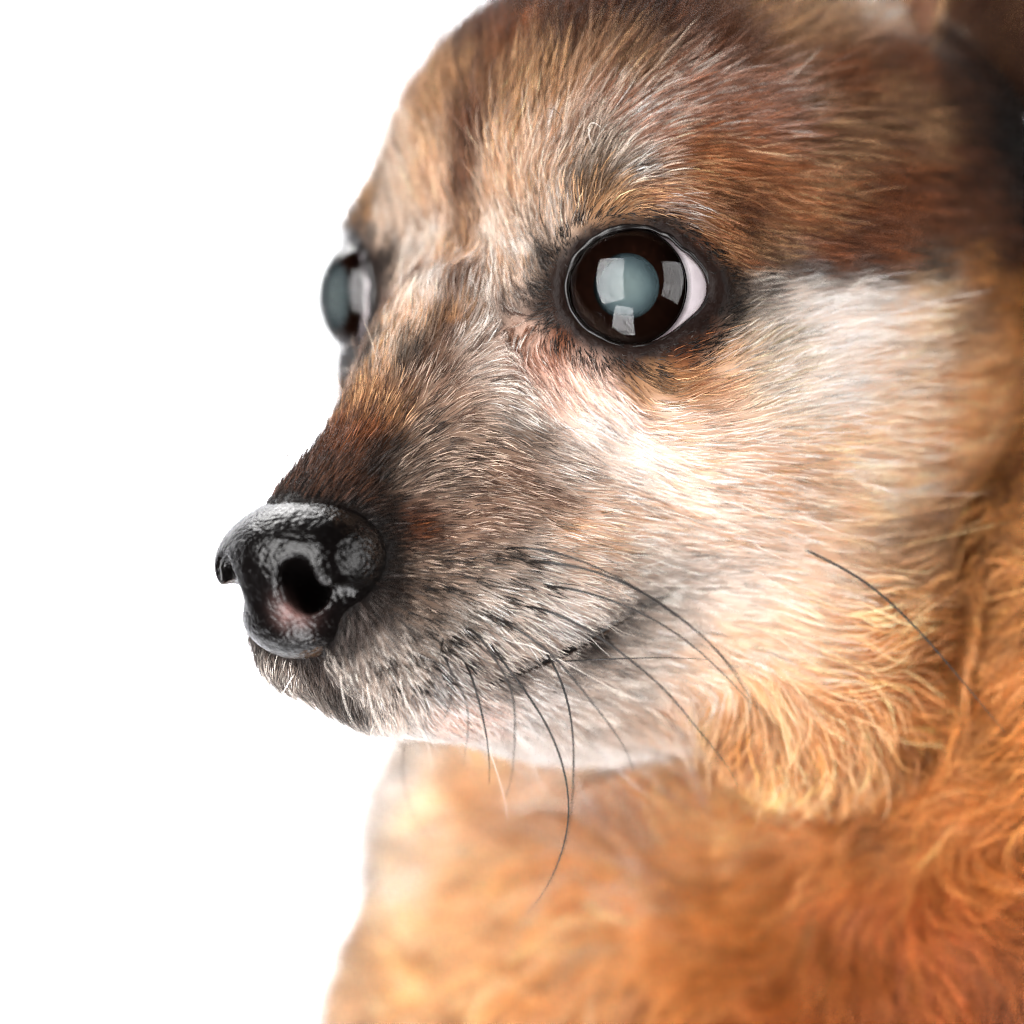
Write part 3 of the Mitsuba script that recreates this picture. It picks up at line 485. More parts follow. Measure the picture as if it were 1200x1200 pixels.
WHISKERS = [
  ([[-0.76, -12.61, -4.64], [3.98, -16.07, -4.84], [9.66, -16.97, -6.55], [15.01, -17.71, -9.22], [20.35, -18.28, -12.64], [25.7, -18.69, -17.34], [29.43, -18.93, -21.94], [31.35, -19.01, -25.47]], 0.09, 'black'),
  ([[1.84, -12.46, -6.48], [5.37, -16.17, -6.45], [9.66, -17.23, -7.3], [15.0, -18.05, -9.43], [19.59, -18.62, -12.31], [23.22, -18.95, -14.98], [26.75, -19.03, -18.73], [30.83, -18.86, -24.83]], 0.12, 'black'),
  ([[4.54, -11.41, -9.52], [8.28, -15.31, -9.9], [12.57, -16.48, -11.17], [17.16, -17.31, -13.2], [21.76, -17.81, -16.08], [26.79, -17.98, -20.58], [30.23, -17.81, -24.23]], 0.11, 'black'),
  ([[1.84, -12.08, -12.0], [6.13, -16.04, -13.11], [11.05, -17.26, -15.77], [15.32, -18.16, -18.96], [19.59, -18.73, -22.8], [23.54, -18.97, -27.5], [26.76, -18.89, -31.57], [28.38, -18.48, -34.38]], 0.12, 'black'),
  ([[-1.84, -12.95, -13.5], [1.07, -17.1, -15.02], [5.03, -18.35, -18.0], [8.24, -19.1, -21.61], [11.44, -19.35, -25.67], [13.91, -19.1, -29.21], [15.21, -18.35, -32.46]], 0.12, 'black'),
  ([[-5.93, -13.9, -14.77], [-3.54, -17.44, -16.41], [-1.82, -18.3, -18.96], [-0.32, -18.87, -21.73], [0.32, -19.16, -24.93], [0.32, -19.16, -28.57], [0.0, -18.87, -32.65], [-0.75, -18.3, -35.78]], 0.11, 'black'),
  ([[-2.71, -11.21, -16.78], [0.32, -14.96, -20.78], [2.9, -15.49, -24.42], [5.06, -15.21, -28.3], [6.47, -14.11, -32.33], [7.13, -12.21, -36.21], [6.94, -9.49, -40.69], [5.24, -5.96, -46.35], [1.98, -1.61, -51.58]], 0.11, 'black'),
  ([[-5.96, -10.73, -19.17], [-4.63, -14.32, -22.3], [-3.55, -14.88, -26.59], [-2.91, -14.82, -30.9], [-2.91, -14.13, -34.49]], 0.11, 'black'),
  ([[-8.61, -15.1, -16.14], [-8.03, -18.5, -19.28], [-6.63, -19.1, -21.72], [-5.67, -19.3, -24.28], [-5.56, -19.1, -27.82], [-6.1, -18.5, -31.81]], 0.08, 'black'),
  ([[-9.36, -15.04, -17.76], [-7.71, -18.66, -20.02], [-7.6, -18.99, -22.79], [-8.89, -18.44, -26.45]], 0.08, 'black'),
  ([[0.0, -10.31, -16.47], [5.38, -14.82, -18.3], [9.68, -15.82, -20.64], [16.13, -15.71, -23.87]], 0.04, 'white'),
  ([[-4.38, -3.24, -25.73], [-2.84, -5.86, -30.54], [-1.86, -3.86, -33.58], [-0.55, 0.36, -39.95]], 0.05, 'white'),
  ([[4.37, -5.14, -18.02], [6.32, -6.42, -21.8], [7.66, -3.86, -27.35], [7.92, 0.14, -33.56], [7.54, 5.58, -39.92], [4.48, 12.46, -49.26]], 0.1, 'black'),
  ([[-13.84, 4.8, -29.02], [-14.22, 7.03, -32.22], [-13.91, 13.9, -37.02], [-12.27, 23.02, -42.04], [-9.23, 34.4, -46.51]], 0.06, 'dark'),
  ([[38.14, 3.55, -4.98], [40.72, 0.37, -6.27], [45.1, 0.04, -8.8], [50.61, 0.15, -13.42], [56.16, 0.7, -19.49], [60.65, 1.7, -24.81], [63.87, 3.15, -28.51]], 0.12, 'black'),
  ([[6.04, -1.61, -19.21], [10.92, -5.12, -18.89], [17.45, -5.78, -18.65], [25.08, -6.01, -18.87]], 0.07, 'black'),
  ([[-27.69, -8.99, -20.63], [-29.32, -8.89, -23.35], [-30.43, -3.39, -27.37]], 0.07, 'white'),
  ([[-17.41, -7.43, -26.66], [-18.23, -9.58, -29.29], [-18.71, -7.83, -34.26]], 0.07, 'white'),
  ([[-18.26, -16.58, -21.48], [-17.53, -19.76, -24.59], [-16.03, -20.09, -27.99], [-13.89, -19.98, -29.92]], 0.07, 'white'),
  ([[-13.96, -16.61, -20.4], [-12.83, -19.67, -24.59], [-10.69, -19.67, -28.87], [-10.17, -19.01, -32.64]], 0.07, 'white'),
  ([[-21.5, -15.98, -20.42], [-21.19, -18.94, -23.01], [-20.32, -19.27, -25.67], [-18.72, -19.38, -27.81]], 0.06, 'white'),
  ([[5.5, 0.6, 47.89], [6.36, -2.73, 49.31], [6.02, -3.55, 51.11], [4.92, -4.23, 51.72], [3.93, -4.8, 51.02]], 0.06, 'dark'),
  ([[10.98, -0.96, 47.78], [9.84, -4.25, 48.98], [10.05, -4.91, 49.7], [11.46, -5.36, 49.12]], 0.05, 'white'),
  ([[4.39, -1.76, 36.21], [3.49, -5.66, 39.28], [3.7, -7.16, 41.92]], 0.06, 'dark'),
]

LIP = [[16.63, 11.37, -50.65], [13.27, 12.72, -49.23], [10.31, 15.23, -47.44], [5.77, 18.4, -44.76], [-0.59, 19.17, -41.84], [-5.71, 19.87, -40.04], [-7.87, 22.51, -38.31]]
FOLLICLES = [[32.93, 13.22, -43.71], [30.53, 13.86, -41.05], [28.41, 14.02, -38.39], [25.31, 14.75, -35.17], [27.06, 13.44, -34.63], [22.26, 17.04, -34.1], [20.31, 18.61, -34.1], [18.58, 19.95, -35.18], [30.56, 13.89, -43.73], [26.69, 14.6, -44.32], [24.02, 16.5, -41.1], [21.06, 18.59, -39.49], [18.41, 19.64, -40.7], [16.04, 21.12, -38.22], [35.04, 11.55, -46.91], [32.56, 12.86, -46.4], [29.01, 13.11, -47.54], [22.85, 13.09, -47.88], [27.79, 14.16, -45.07], [25.11, 15.31, -43.48], [21.58, 17.6, -42.2], [25.98, 15.41, -39.47], [33.93, 12.71, -41.56], [23.99, 16.47, -37.33], [20.45, 19.06, -37.34], [20.51, 15.34, -46.04], [33.04, 10.29, -50.2], [29.35, 11.16, -50.26], [36.08, 10.31, -47.99], [25.65, 12.05, -49.25], [31.23, 13.04, -38.37]]

def coat_fields(W, nrm):
    """per point: direction, length, lift, colours, share of the second, clumping, neck"""
    c = COAT
    pos = np.array([r[:3] for r in c], float); dirs = np.array([r[3:6] for r in c], float)
    num = np.array([(r[6], r[7], r[10], r[11], r[12]) for r in c], float)
    c1 = np.array([PAL[r[8]] for r in c]); c2 = np.array([PAL[r[9]] for r in c])
    head = num[:, 4] < .5
    pos = np.vstack([pos, pos[head] * [1, -1, 1]]); dirs = np.vstack([dirs, dirs[head] * [1, -1, 1]])
    num, c1, c2 = (np.vstack([x, x[head]]) for x in (num, c1, c2))
    H = to_head(W)
    d, i = cKDTree(pos).query(H, k=7)
    w = 1 / (d ** 2 + 1.5) ** 1.6
    w *= np.exp(-(d / np.maximum(d[:, 2:3] * 1.6, 3.0)) ** 2)
    w /= w.sum(1, keepdims=True)
    bl = lambda x: (w[..., None] * x[i]).sum(1)
    t = bl(dirs) @ HEAD
    t -= nrm * (t * nrm).sum(1, keepdims=True)
    t /= np.linalg.norm(t, axis=1, keepdims=True) + 1e-9
    q = bl(num)
    return t, q[:, 0], q[:, 1], bl(c1), bl(c2), q[:, 2], q[:, 3], q[:, 4]

# ---------------------------------------------------------------- skin
BV, BF = nets(body_sdf, (-62, -42, -132), (132, 152, 112), 1.35)
skin = trimesh.Trimesh(BV, BF, process=False)
def smooth_normals(V, F):
    n = np.zeros_like(V); fn = np.cross(V[F[:, 1]] - V[F[:, 0]], V[F[:, 2]] - V[F[:, 0]])
    for k in range(3): np.add.at(n, F[:, k], fn)
    return n / (np.linalg.norm(n, axis=1, keepdims=True) + 1e-12)
BN = smooth_normals(BV, BF)
FT, FLEN, FLIFT, FC1, FC2, FMIX, FCL, FNECK = coat_fields(BV, BN)
# the long coat swirls
sw = (meshkit.fbm(BV / 17.0, 2, 21) - .5) * 3.4 * np.clip(FNECK * 1.3 - .2, 0, 1)
FT = FT * np.cos(sw)[:, None] + np.cross(BN, FT) * np.sin(sw)[:, None]
H_V = to_head(BV)
# bare rim round the eyes and bare leather round the nose
def eye_ring(W):
    H = to_head(W); a, rr, w = np.full(len(H), 9.0), np.full(len(H), 99.0), np.ones(len(H))
    # (a: angle beyond the lid edge, stretched where the dark lid skin is narrow: above, and less so below)
    for s in (1, -1):
        r, th, phi = eye_angles(H, EYE_C * [1, s, 1], LID_AX * [1, s, 1], s)
        k = (r < R_EYE + 7) & (H[:, 1] * s > 0); c = np.cos(phi)[k]; a[k] = (th - aperture(phi, s))[k]; w[k] = .5 + .75 * np.abs(c) ** 1.5 + .12 * (np.sin(phi)[k] < -.3); rr[k] = r[k]
    return a, rr, w
ring_a, ring_r, ring_w = eye_ring(BV)
rim = np.clip(1 - (ring_a / ring_w - .08) / .16, 0, 1)[:, None]
lidskin = srgb('1A100D')
skin_col = (FC1 * (1 - FMIX[:, None]) + FC2 * FMIX[:, None]) * np.array([.92, .82, .76])
skin_col = skin_col * (1 - rim) + lidskin * rim
AV = H_V.copy(); AV[:, 1] = np.abs(AV[:, 1])
rhin = np.clip(1 - (nose_sdf(AV) - .8) / 2.0, 0, 1)[:, None]
skin_col = skin_col * (1 - rhin) + srgb('120E0D') * rhin
def wrinkle(p, n, uv): return fbm(p.x / .0007, p.y / .0007, p.z / .0011, 3) * .00022
scene['skin'] = {'type': 'twosided', 'b': {'type': 'bumpmap', 'scale': 1.0, 'arbitrary': proc(wrinkle, eps=6e-5), 'b': {'type': 'principled', 'base_color': {'type': 'mesh_attribute', 'name': 'vertex_color'}, 'roughness': .45, 'specular': .1}}}
scene['dog__body'] = ply((BV * MM, BF), 'skin', smooth=True, color=skin_col)
labels['dog'] = {'label': 'brown and cream long-coated little dog with cloudy eyes and a wet black nose', 'category': 'dog'}

# ---------------------------------------------------------------- ears (bent leaves with thickness)
def ear(side):
    nu, nv = 26, 21
    u, v = np.meshgrid(np.linspace(0, 1, nu), np.linspace(-1, 1, nv), indexing='ij')
    base = np.array([-69.0, 27.0, 33.0]); up = np.array([-.22, .50, .84]); up /= np.linalg.norm(up)
    out = np.array([.52, .80, -.30]); out -= up * (out @ up); out /= np.linalg.norm(out)     # the way the opening faces
    lat = np.cross(up, out)
    wid = 17 * (1 + .35 * u) * np.sqrt(np.clip(1 - u ** 2.2, 0, 1)) + .4
    wrap = np.radians(118) * (1 - .62 * u)
    ang = v * wrap
    rad = wid / np.sin(np.minimum(wrap, np.radians(88)))
    P = base + up * (u * 62 - 6)[..., None] + lat * (rad * np.sin(ang))[..., None] - out * (rad * np.cos(ang) - rad * .35 * (1 - u))[..., None]
    n = np.cross(np.gradient(P, axis=0), np.gradient(P, axis=1)); n /= np.linalg.norm(n, axis=-1, keepdims=True) + 1e-9
    th = 1.0 * np.sqrt(np.clip(1 - v ** 6, 0, 1))[..., None] * np.sqrt(np.clip(1 - u ** 8, 0, 1))[..., None] + .05
    A, B = (P + n * th).reshape(-1, 3), (P - n * th).reshape(-1, 3)
    i = np.arange(nu * nv).reshape(nu, nv); N = nu * nv
    q = np.stack([i[:-1, :-1], i[1:, :-1], i[1:, 1:], i[:-1, 1:]], -1).reshape(-1, 4)
    f = [q, q[:, ::-1] + N]
    for a, b in ((i[:, 0], 0), (i[:, -1], 1), (i[0], 1), (i[-1], 0)):
        e = np.stack([a[:-1], a[1:], a[1:] + N, a[:-1] + N], -1); f.append(e if b else e[:, ::-1])
    V = np.vstack([A, B]); 
    if side < 0: V = V * [1, -1, 1]
    f = np.vstack(f)
    f = np.vstack([f[:, [0, 1, 2]], f[:, [0, 2, 3]]])
    V = to_world(V)
    m = trimesh.Trimesh(V, f, process=False); trimesh.repair.fix_normals(m)
    o = out * [1, side, 1] @ HEAD; upw = (up * [1, side, 1]) @ HEAD
    return np.array(m.vertices), np.array(m.faces), o, upw
EARS = []
for k, side in enumerate((1, -1)):
    V, F, o, upw = ear(side)
    N = smooth_normals(V, F); inner = np.clip((N @ o) * 2 + .2, 0, 1)[:, None]
    col = PAL['dkbrown'] * (1 - inner) + srgb('2A1C18') * inner
    hi = np.clip((V[:, 2] - 54) / 6, 0, 1)[:, None]; col = col * (1 - hi) + (PAL['umber'] * (1 - inner) + srgb('6A4A3A') * inner) * hi
    scene['dog__ear' + ('' if k == 0 else '_001')] = ply((V * MM, F), 'skin', smooth=True, color=col)
    EARS.append((V, F, N, inner[:, 0], upw))

# ---------------------------------------------------------------- hair
def tubes(P, rad, col_root, col_tip):
    """P (n, m, 3) strands in mm, rad (n,), colours (n, 3): three-sided tubes that taper to a point, one mesh"""
    n, m, _ = P.shape
    t = np.gradient(P, axis=1); t /= np.linalg.norm(t, axis=-1, keepdims=True) + 1e-9
    a = rng.normal(size=(n, 1, 3)); a = a - t * (a * t).sum(-1, keepdims=True); a /= np.linalg.norm(a, axis=-1, keepdims=True) + 1e-9
    b = np.cross(t, a)
    s = np.linspace(0, 1, m); prof = (.75 + .5 * s) * np.sqrt(np.clip(1 - s ** 1.8, 0, 1)) 
    V, N, C = [], [], []
    for j in range(m - 1):
        for k in range(3):
            g = math.cos(2 * math.pi * k / 3), math.sin(2 * math.pi * k / 3)
            o = a[:, j] * g[0] + b[:, j] * g[1]
            V.append(P[:, j] + o * (rad * prof[j])[:, None]); N.append(o)
            C.append(col_root + (col_tip - col_root) * s[j])
    V.append(P[:, -1]); N.append(t[:, -1]); C.append(col_tip)
    V, N, C = (np.stack(x, 1).astype(np.float32) for x in (V, N, C))
    q = 3 * (m - 1) + 1; f = []
    for j in range(m - 2):
        for k in range(3):
            x, y = 3 * j + k, 3 * j + (k + 1) % 3
            f += [[x, y, y + 3], [x, y + 3, x + 3]]
    for k in range(3): f.append([3 * (m - 2) + k, 3 * (m - 2) + (k + 1) % 3, q - 1])
    F = (np.arange(n)[:, None, None] * q + np.array(f)[None]).reshape(-1, 3)
    return V.reshape(-1, 3), F, N.reshape(-1, 3), C.reshape(-1, 3)
def hair_mesh(sets, bsdf):
    V, F, N, C, at = [], [], [], [], 0
    for v, f, n, c in sets:
        V.append(v); F.append(f + at); N.append(n); C.append(c); at += len(v)
    V, F, N, C = map(np.vstack, (V, F, N, C))
    path = meshkit.write_ply((V * MM, F), False, None, np.clip(C, 0, 1), normals=N)
    return {'type': 'ply', 'filename': path, 'face_normals': False, 'bsdf': {'type': 'ref', 'id': bsdf}}, len(F)
scene['hair'] = {'type': 'twosided', 'b': {'type': 'principled', 'base_color': {'type': 'mesh_attribute', 'name': 'vertex_color'}, 'roughness': .42, 'specular': .3}}

vtree = cKDTree(BV)
def grow(root, nrm, vid, length, lift, segs, wob=.12, curl=0.0):
    """strands that follow the lie of the coat, hugging the skin"""
    n = len(root); P = np.empty((n, segs, 3)); P[:, 0] = root - nrm * .25
    q = root.copy(); step = length / (segs - 1)
    jit = rng.normal(size=(n, 3)) * wob
    ph = rng.uniform(0, 6.28, n)
    t = FT[vid] + jit; 
    for j in range(1, segs):
        s = j / (segs - 1)
        tt = FT[vid] + jit + (rng.normal(size=(n, 3)) * wob * .5)
        nn = BN[vid]
        if curl: tt = tt + np.cross(nn, FT[vid]) * (curl * np.sin(ph + 3.2 * s))[:, None]
        tt -= nn * (tt * nn).sum(1, keepdims=True); tt /= np.linalg.norm(tt, axis=1, keepdims=True) + 1e-9
        q = q + tt * step[:, None]
        _, vid = vtree.query(q)
        nn = BN[vid]
        h = ((q - BV[vid]) * nn).sum(1)
        want = length * lift * (s - .35 * s * s) * 1.25
        q = q + nn * (want - h)[:, None]
        P[:, j] = q
    return P
def sample(weight, count):
    a = trimesh.triangles.area(BV[BF]) * weight
    f = rng.choice(len(BF), count, p=a / a.sum())
    b = rng.dirichlet((1, 1, 1), count)
    p = (BV[BF[f]] * b[..., None]).sum(1); nn = (BN[BF[f]] * b[..., None]).sum(1); nn /= np.linalg.norm(nn, axis=1, keepdims=True)
    return p, nn, BF[f, b.argmax(1)], a.sum()
FCEN = BV[BF].mean(1); FNRM = BN[BF].mean(1)
fH = to_head(FCEN); fneck = FNECK[BF].mean(1)
A = fH.copy(); A[:, 1] = np.abs(A[:, 1])
nose_d = nose_sdf(A)
lid_a, lid_r, lid_w = eye_ring(FCEN)
bald = (nose_d < .1) | (lid_a < .05) 
bald |= nostril(A) < 1.2
# what the photograph's side of the dog shows gets the dense coat, the rest a thinner one of thicker hair
seen = (FNRM @ [0, -1, 0] > -.35) & (FCEN[:, 0] < 84) & (FCEN[:, 2] > -84) & (FCEN[:, 2] < 84) & (FCEN[:, 1] < 110)
SETS = {'head': [], 'neck': []}
lid_v = ring_a / ring_w
def coat(kind, weight, count, width, segs, lenmul=1.0, wob=.12, curl=0.0, clump_n=0, tone=.22, liftmul=1.0, locks=2.2, clumpmul=1.0):
    root, nn, vid, _ = sample(weight, count)
    L = FLEN[vid] * lenmul * rng.uniform(.65, 1.15, count)
    lift = FLIFT[vid] * rng.uniform(.5, 1.5, count) * liftmul
    P = grow(root, nn, vid, L, lift, segs, wob, curl)
    # locks: strands lean towards the nearest of some guide strands
    g = rng.choice(count, max(count // clump_n, 1), replace=False)
    _, gi = cKDTree(root[g]).query(root)
    gi = g[gi]
    k = (FCL[vid] * clumpmul * rng.uniform(.5, 1.3, count))[:, None, None] * (np.linspace(0, 1, segs) ** 1.3)[None, :, None]
    near = np.exp(-(np.linalg.norm(root - root[gi], axis=1) / 3.5) ** 2)[:, None, None]
    P = P + (P[gi] - P) * np.clip(k * near, 0, .9)
    dark = np.clip(1 - (lid_v[vid] - .08) / .22, 0, 1)            # hair on the lids is black and short
    P = P[:, :1] + (P - P[:, :1]) * (1 - .6 * dark)[:, None, None]
    # colours: two kinds of hair, gathered in small tufts, each with its own tone
    tuft = meshkit.noise(root / np.array([2.2, 2.2, 2.2]), 5) * .6 + meshkit.noise(root / 6.0, 8) * .4
    x = rng.uniform(size=count) * .55 + tuft * .45
    x = np.clip((x - .5) * 1.45 + .5, 0, 1)
    x = x + 0 * dark
    pick = (x < FMIX[vid])[:, None]
    c = np.where(pick, FC2[vid], FC1[vid])
    other = np.where(pick, FC1[vid], FC2[vid])
    c = c + (other - c) * rng.uniform(0, .22, count)[:, None]
    dk = (rng.uniform(size=count) < dark)[:, None]; c = np.where(dk, PAL['black'], c)
    odd = rng.uniform(size=count)[:, None]; c = np.where(odd < .12, c * .4, np.where(odd > .955, c * 1.45 + .04, c))     # stray dark and pale hairs
    lock = meshkit.noise(root[gi] * 7.31, 3)
    c = c * np.exp(rng.normal(size=count) * tone + (lock - .5) * tone * locks)[:, None]
    w = width * rng.uniform(.7, 1.25, count)
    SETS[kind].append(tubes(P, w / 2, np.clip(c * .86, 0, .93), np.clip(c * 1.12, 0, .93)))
lenf = FLEN[BF].mean(1)
headw = np.where(bald, 0, 1) * (fneck < .5)
neckw = np.where(bald, 0, 1) * (fneck >= .5)
dome = np.clip((fH[:, 2] - 4) / 14, 0, 1) * (fH[:, 0] < 9)
den = np.clip(4.2 / np.maximum(lenf, 2.0), .75, 2.2)
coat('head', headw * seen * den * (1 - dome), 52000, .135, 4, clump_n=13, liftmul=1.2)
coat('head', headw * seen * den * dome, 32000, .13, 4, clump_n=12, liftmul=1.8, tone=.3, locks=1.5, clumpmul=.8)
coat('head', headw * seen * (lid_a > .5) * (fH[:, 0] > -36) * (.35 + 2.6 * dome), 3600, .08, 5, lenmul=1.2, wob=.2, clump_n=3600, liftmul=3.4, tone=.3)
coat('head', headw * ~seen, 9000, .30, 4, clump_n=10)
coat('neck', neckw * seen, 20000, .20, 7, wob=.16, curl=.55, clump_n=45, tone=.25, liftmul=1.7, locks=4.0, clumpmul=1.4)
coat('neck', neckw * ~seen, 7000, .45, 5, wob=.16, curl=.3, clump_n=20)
ring = (lid_a > .0) & (lid_a < .28 * lid_w) & (lid_r < R_EYE + 5)
keep = FC1.copy(), FC2.copy(), FMIX.copy(), FLEN.copy()
FC1[:], FC2[:], FMIX[:], FLEN[:] = PAL['black'], PAL['dkbrown'], .45, 2.3
coat('head', (ring & seen) * 1.0, 3600, .10, 4, wob=.35, clump_n=8, liftmul=1.5)       # short dark hair on the lids
FLEN[:] = 1.7
coat('head', ((nose_d > -.3) & (nose_d < 2.2) & ~(nostril(A) < .8)) * 1.0, 2600, .09, 3, wob=.2, clump_n=10, liftmul=1.0)   # and against the nose
FC1[:], FC2[:], FMIX[:], FLEN[:] = keep
# eyelashes of the upper lids
LASH = []
for s in (-1,):
    n = 60; ph = np.radians(rng.uniform(35, 125, n)); th = aperture(ph, s) + .05
    ax = LID_AX; tem = np.cross([0, 0, 1.0], ax); up = np.array([0, 0, 1.0])
    d = ax * np.cos(th)[:, None] + np.sin(th)[:, None] * (tem * np.cos(ph)[:, None] + up * np.sin(ph)[:, None])
    out = d + .55 * up + rng.normal(size=(n, 3)) * .15; out /= np.linalg.norm(out, axis=1, keepdims=True)
    L = rng.uniform(1.6, 3.4, n)[:, None, None]; q = np.linspace(0, 1, 5)[None, :, None]
    P = (EYE_C + d * (R_EYE + .5))[:, None] + out[:, None] * L * q + (ax - .2 * up) * L * .35 * q ** 2
    P[..., 1] *= s
    c = np.where(rng.uniform(size=n)[:, None] < .35, PAL['grey'], PAL['black'])
    LASH.append(tubes(to_world(P), np.full(n, .07), c, c))
# ear fur
for V, F, N, inner, upw in EARS:
    ar = trimesh.triangles.area(V[F]); inn = inner[F].mean(1)
    p = ar * np.where(inn > .75, .9, 1.2); f = rng.choice(len(F), 5000, p=p / p.sum()); b = rng.dirichlet((1, 1, 1), 5000)
    r = (V[F[f]] * b[..., None]).sum(1); n = (N[F[f]] * b[..., None]).sum(1); i = inn[f]
    t = upw + rng.normal(size=r.shape) * .18; t -= n * (t * n).sum(1, keepdims=True); t /= np.linalg.norm(t, axis=1, keepdims=True)
    L = rng.uniform(3, 6, len(r)); s = np.linspace(0, 1, 4)[None, :, None]
    P = r[:, None] + t[:, None] * L[:, None, None] * s + n[:, None] * (L[:, None, None] * .25 * (s - .3 * s * s) - .2)
    e = np.where((i > .5)[:, None], PAL['dkbrown'], np.where(rng.uniform(size=len(r))[:, None] < .75, PAL['black'], PAL['dkbrown'])) * np.exp(rng.normal(size=len(r)) * .2)[:, None]
    hi = np.clip((r[:, 2] - 54 + rng.normal(size=len(r)) * 2) / 5, 0, 1)[:, None]                # the ear pales above its dark root
    e = e * (1 - hi) + np.where(rng.uniform(size=len(r))[:, None] < .55, PAL['tan'], PAL['umber']) * hi
    SETS['head'].append(tubes(P, rng.uniform(.05, .09, len(r)), e * .9, e * 1.1))
# short dark tufts at the whisker roots
for s in (1, -1):
    r = np.repeat(np.array(FOLLICLES) * [1, s, 1], 9, 0); r = to_world(r + rng.normal(size=r.shape) * .45)
    _, vid = vtree.query(r)
    P = grow(BV[vid] + (r - BV[vid]) * .9, BN[vid], vid, rng.uniform(1.6, 3.2, len(r)), np.full(len(r), .55), 4)
    c = np.tile(PAL['black'], (len(r), 1)); SETS['head'].append(tubes(P, np.full(len(r), .085), c, c))
total = 0
scene['dog__eyelashes'], _ = hair_mesh(LASH, 'hair')
labels['dog__eyelashes'] = {'label': 'grey and black lashes on the upper lid of the far eye', 'kind': 'stuff'}
for kind, key, lab in (('head', 'dog__head_fur', 'short brown and cream fur of the head, greying round muzzle and eyes'), ('neck', 'dog__neck_fur', 'long soft orange fur of the ruff and chest')):
    scene[key], k = hair_mesh(SETS[kind], 'hair'); total += k
    labels[key] = {'label': lab, 'kind': 'stuff'}
print('hair triangles', total)

# ---------------------------------------------------------------- nose
NV, NF = nets(nose_sdf, (22, -15, -54), (54, 15, -20), 0.3)
def pebble(p, n, uv):
    x, y, z = p.x / .00062, p.y / .00062, p.z / .00062
    i, j, k = dr.floor(x), dr.floor(y), dr.floor(z)
    d1 = mi.Float(9)
    for a in (-1, 0, 1):
        for b in (-1, 0, 1):
            for c in (-1, 0, 1):
                X, Y, Z = i + a, j + b, k + c
                d = dr.square(X + cell_rand(X, Y, Z) - x) + dr.square(Y + cell_rand(X, Y, Z + 91) - y) + dr.square(Z + cell_rand(X, Y, Z + 47) - z)
                d1 = dr.minimum(d1, d)
    return (1 - dr.minimum(d1, 1)) * .00010 + fbm(p.x / .0014, p.y / .0014, p.z / .0014, 2) * .00020
scene['nose_leather'] = {'type': 'twosided', 'b': {'type': 'bumpmap', 'scale': 1.0, 'arbitrary': proc(pebble, eps=4e-5), 'b': {'type': 'principled', 'base_color': {'type': 'mesh_attribute', 'name': 'vertex_color'}, 'roughness': .2, 'specular': .42}}}
pinkish = np.exp(-(((NV - [45.5, 4.6, -41.3]) / [3.2, 2.0, 1.9]) ** 2).sum(1))[:, None] * (meshkit.fbm(NV / 1.1, 2, 4)[:, None] * 1.2 + .1)
ncol = srgb('080606') * (1 - pinkish) + srgb('7A5C58') * pinkish
scene['dog__nose'] = ply((to_world(NV) * MM, NF), 'nose_leather', smooth=True, color=np.clip(ncol, 0, 1))
labels['dog__nose'] = {'label': 'wet black pebbled nose with a pinkish patch under the near nostril'}

# ---------------------------------------------------------------- eyes
LIMB = math.radians(47)
GAZE = {1: yawdir(34.5, .5), -1: yawdir(30, 1) * [1, -1, 1]}
def cap(rad, zc, a0, a1, nr=26, ns=64):
    """part of a sphere round +z between two polar angles, with uv and normals"""
    th, ph = np.meshgrid(np.linspace(a0, a1, nr), np.linspace(0, 2 * math.pi, ns, endpoint=False), indexing='ij')
    v = np.stack([rad * np.sin(th) * np.cos(ph), rad * np.sin(th) * np.sin(ph), zc + rad * np.cos(th)], -1).reshape(-1, 3)
    i = np.arange(nr * ns).reshape(nr, ns)
    q = np.stack([i[:-1], i[1:], np.roll(i, -1, 1)[1:], np.roll(i, -1, 1)[:-1]], -1).reshape(-1, 4)
    return v, np.vstack([q[:, [0, 1, 2]], q[:, [0, 2, 3]]])
def basis(ax):
    x = np.cross([0, 0, 1.0], ax); x /= np.linalg.norm(x)
    return np.stack([x, np.cross(ax, x), ax])
scene['sclera_wet'] = {'type': 'principled', 'base_color': {'type': 'mesh_attribute', 'name': 'vertex_color'}, 'roughness': .25, 'specular': .5, 'clearcoat': 1.0, 'clearcoat_gloss': .98}
scene['iris_fibre'] = {'type': 'twosided', 'b': {'type': 'diffuse', 'reflectance': {'type': 'mesh_attribute', 'name': 'vertex_color'}}}
scene['lens_cloudy'] = {'type': 'twosided', 'b': {'type': 'principled', 'base_color': {'type': 'mesh_attribute', 'name': 'vertex_color'}, 'roughness': .5, 'specular': .15}}
scene['cornea_clear'] = {'type': 'dielectric', 'int_ior': 1.52, 'ext_ior': 1.0}
ZC = 2.3; RL, ZL = R_EYE * math.sin(LIMB), R_EYE * math.cos(LIMB)
RC = math.hypot(RL, ZL - ZC) + .04
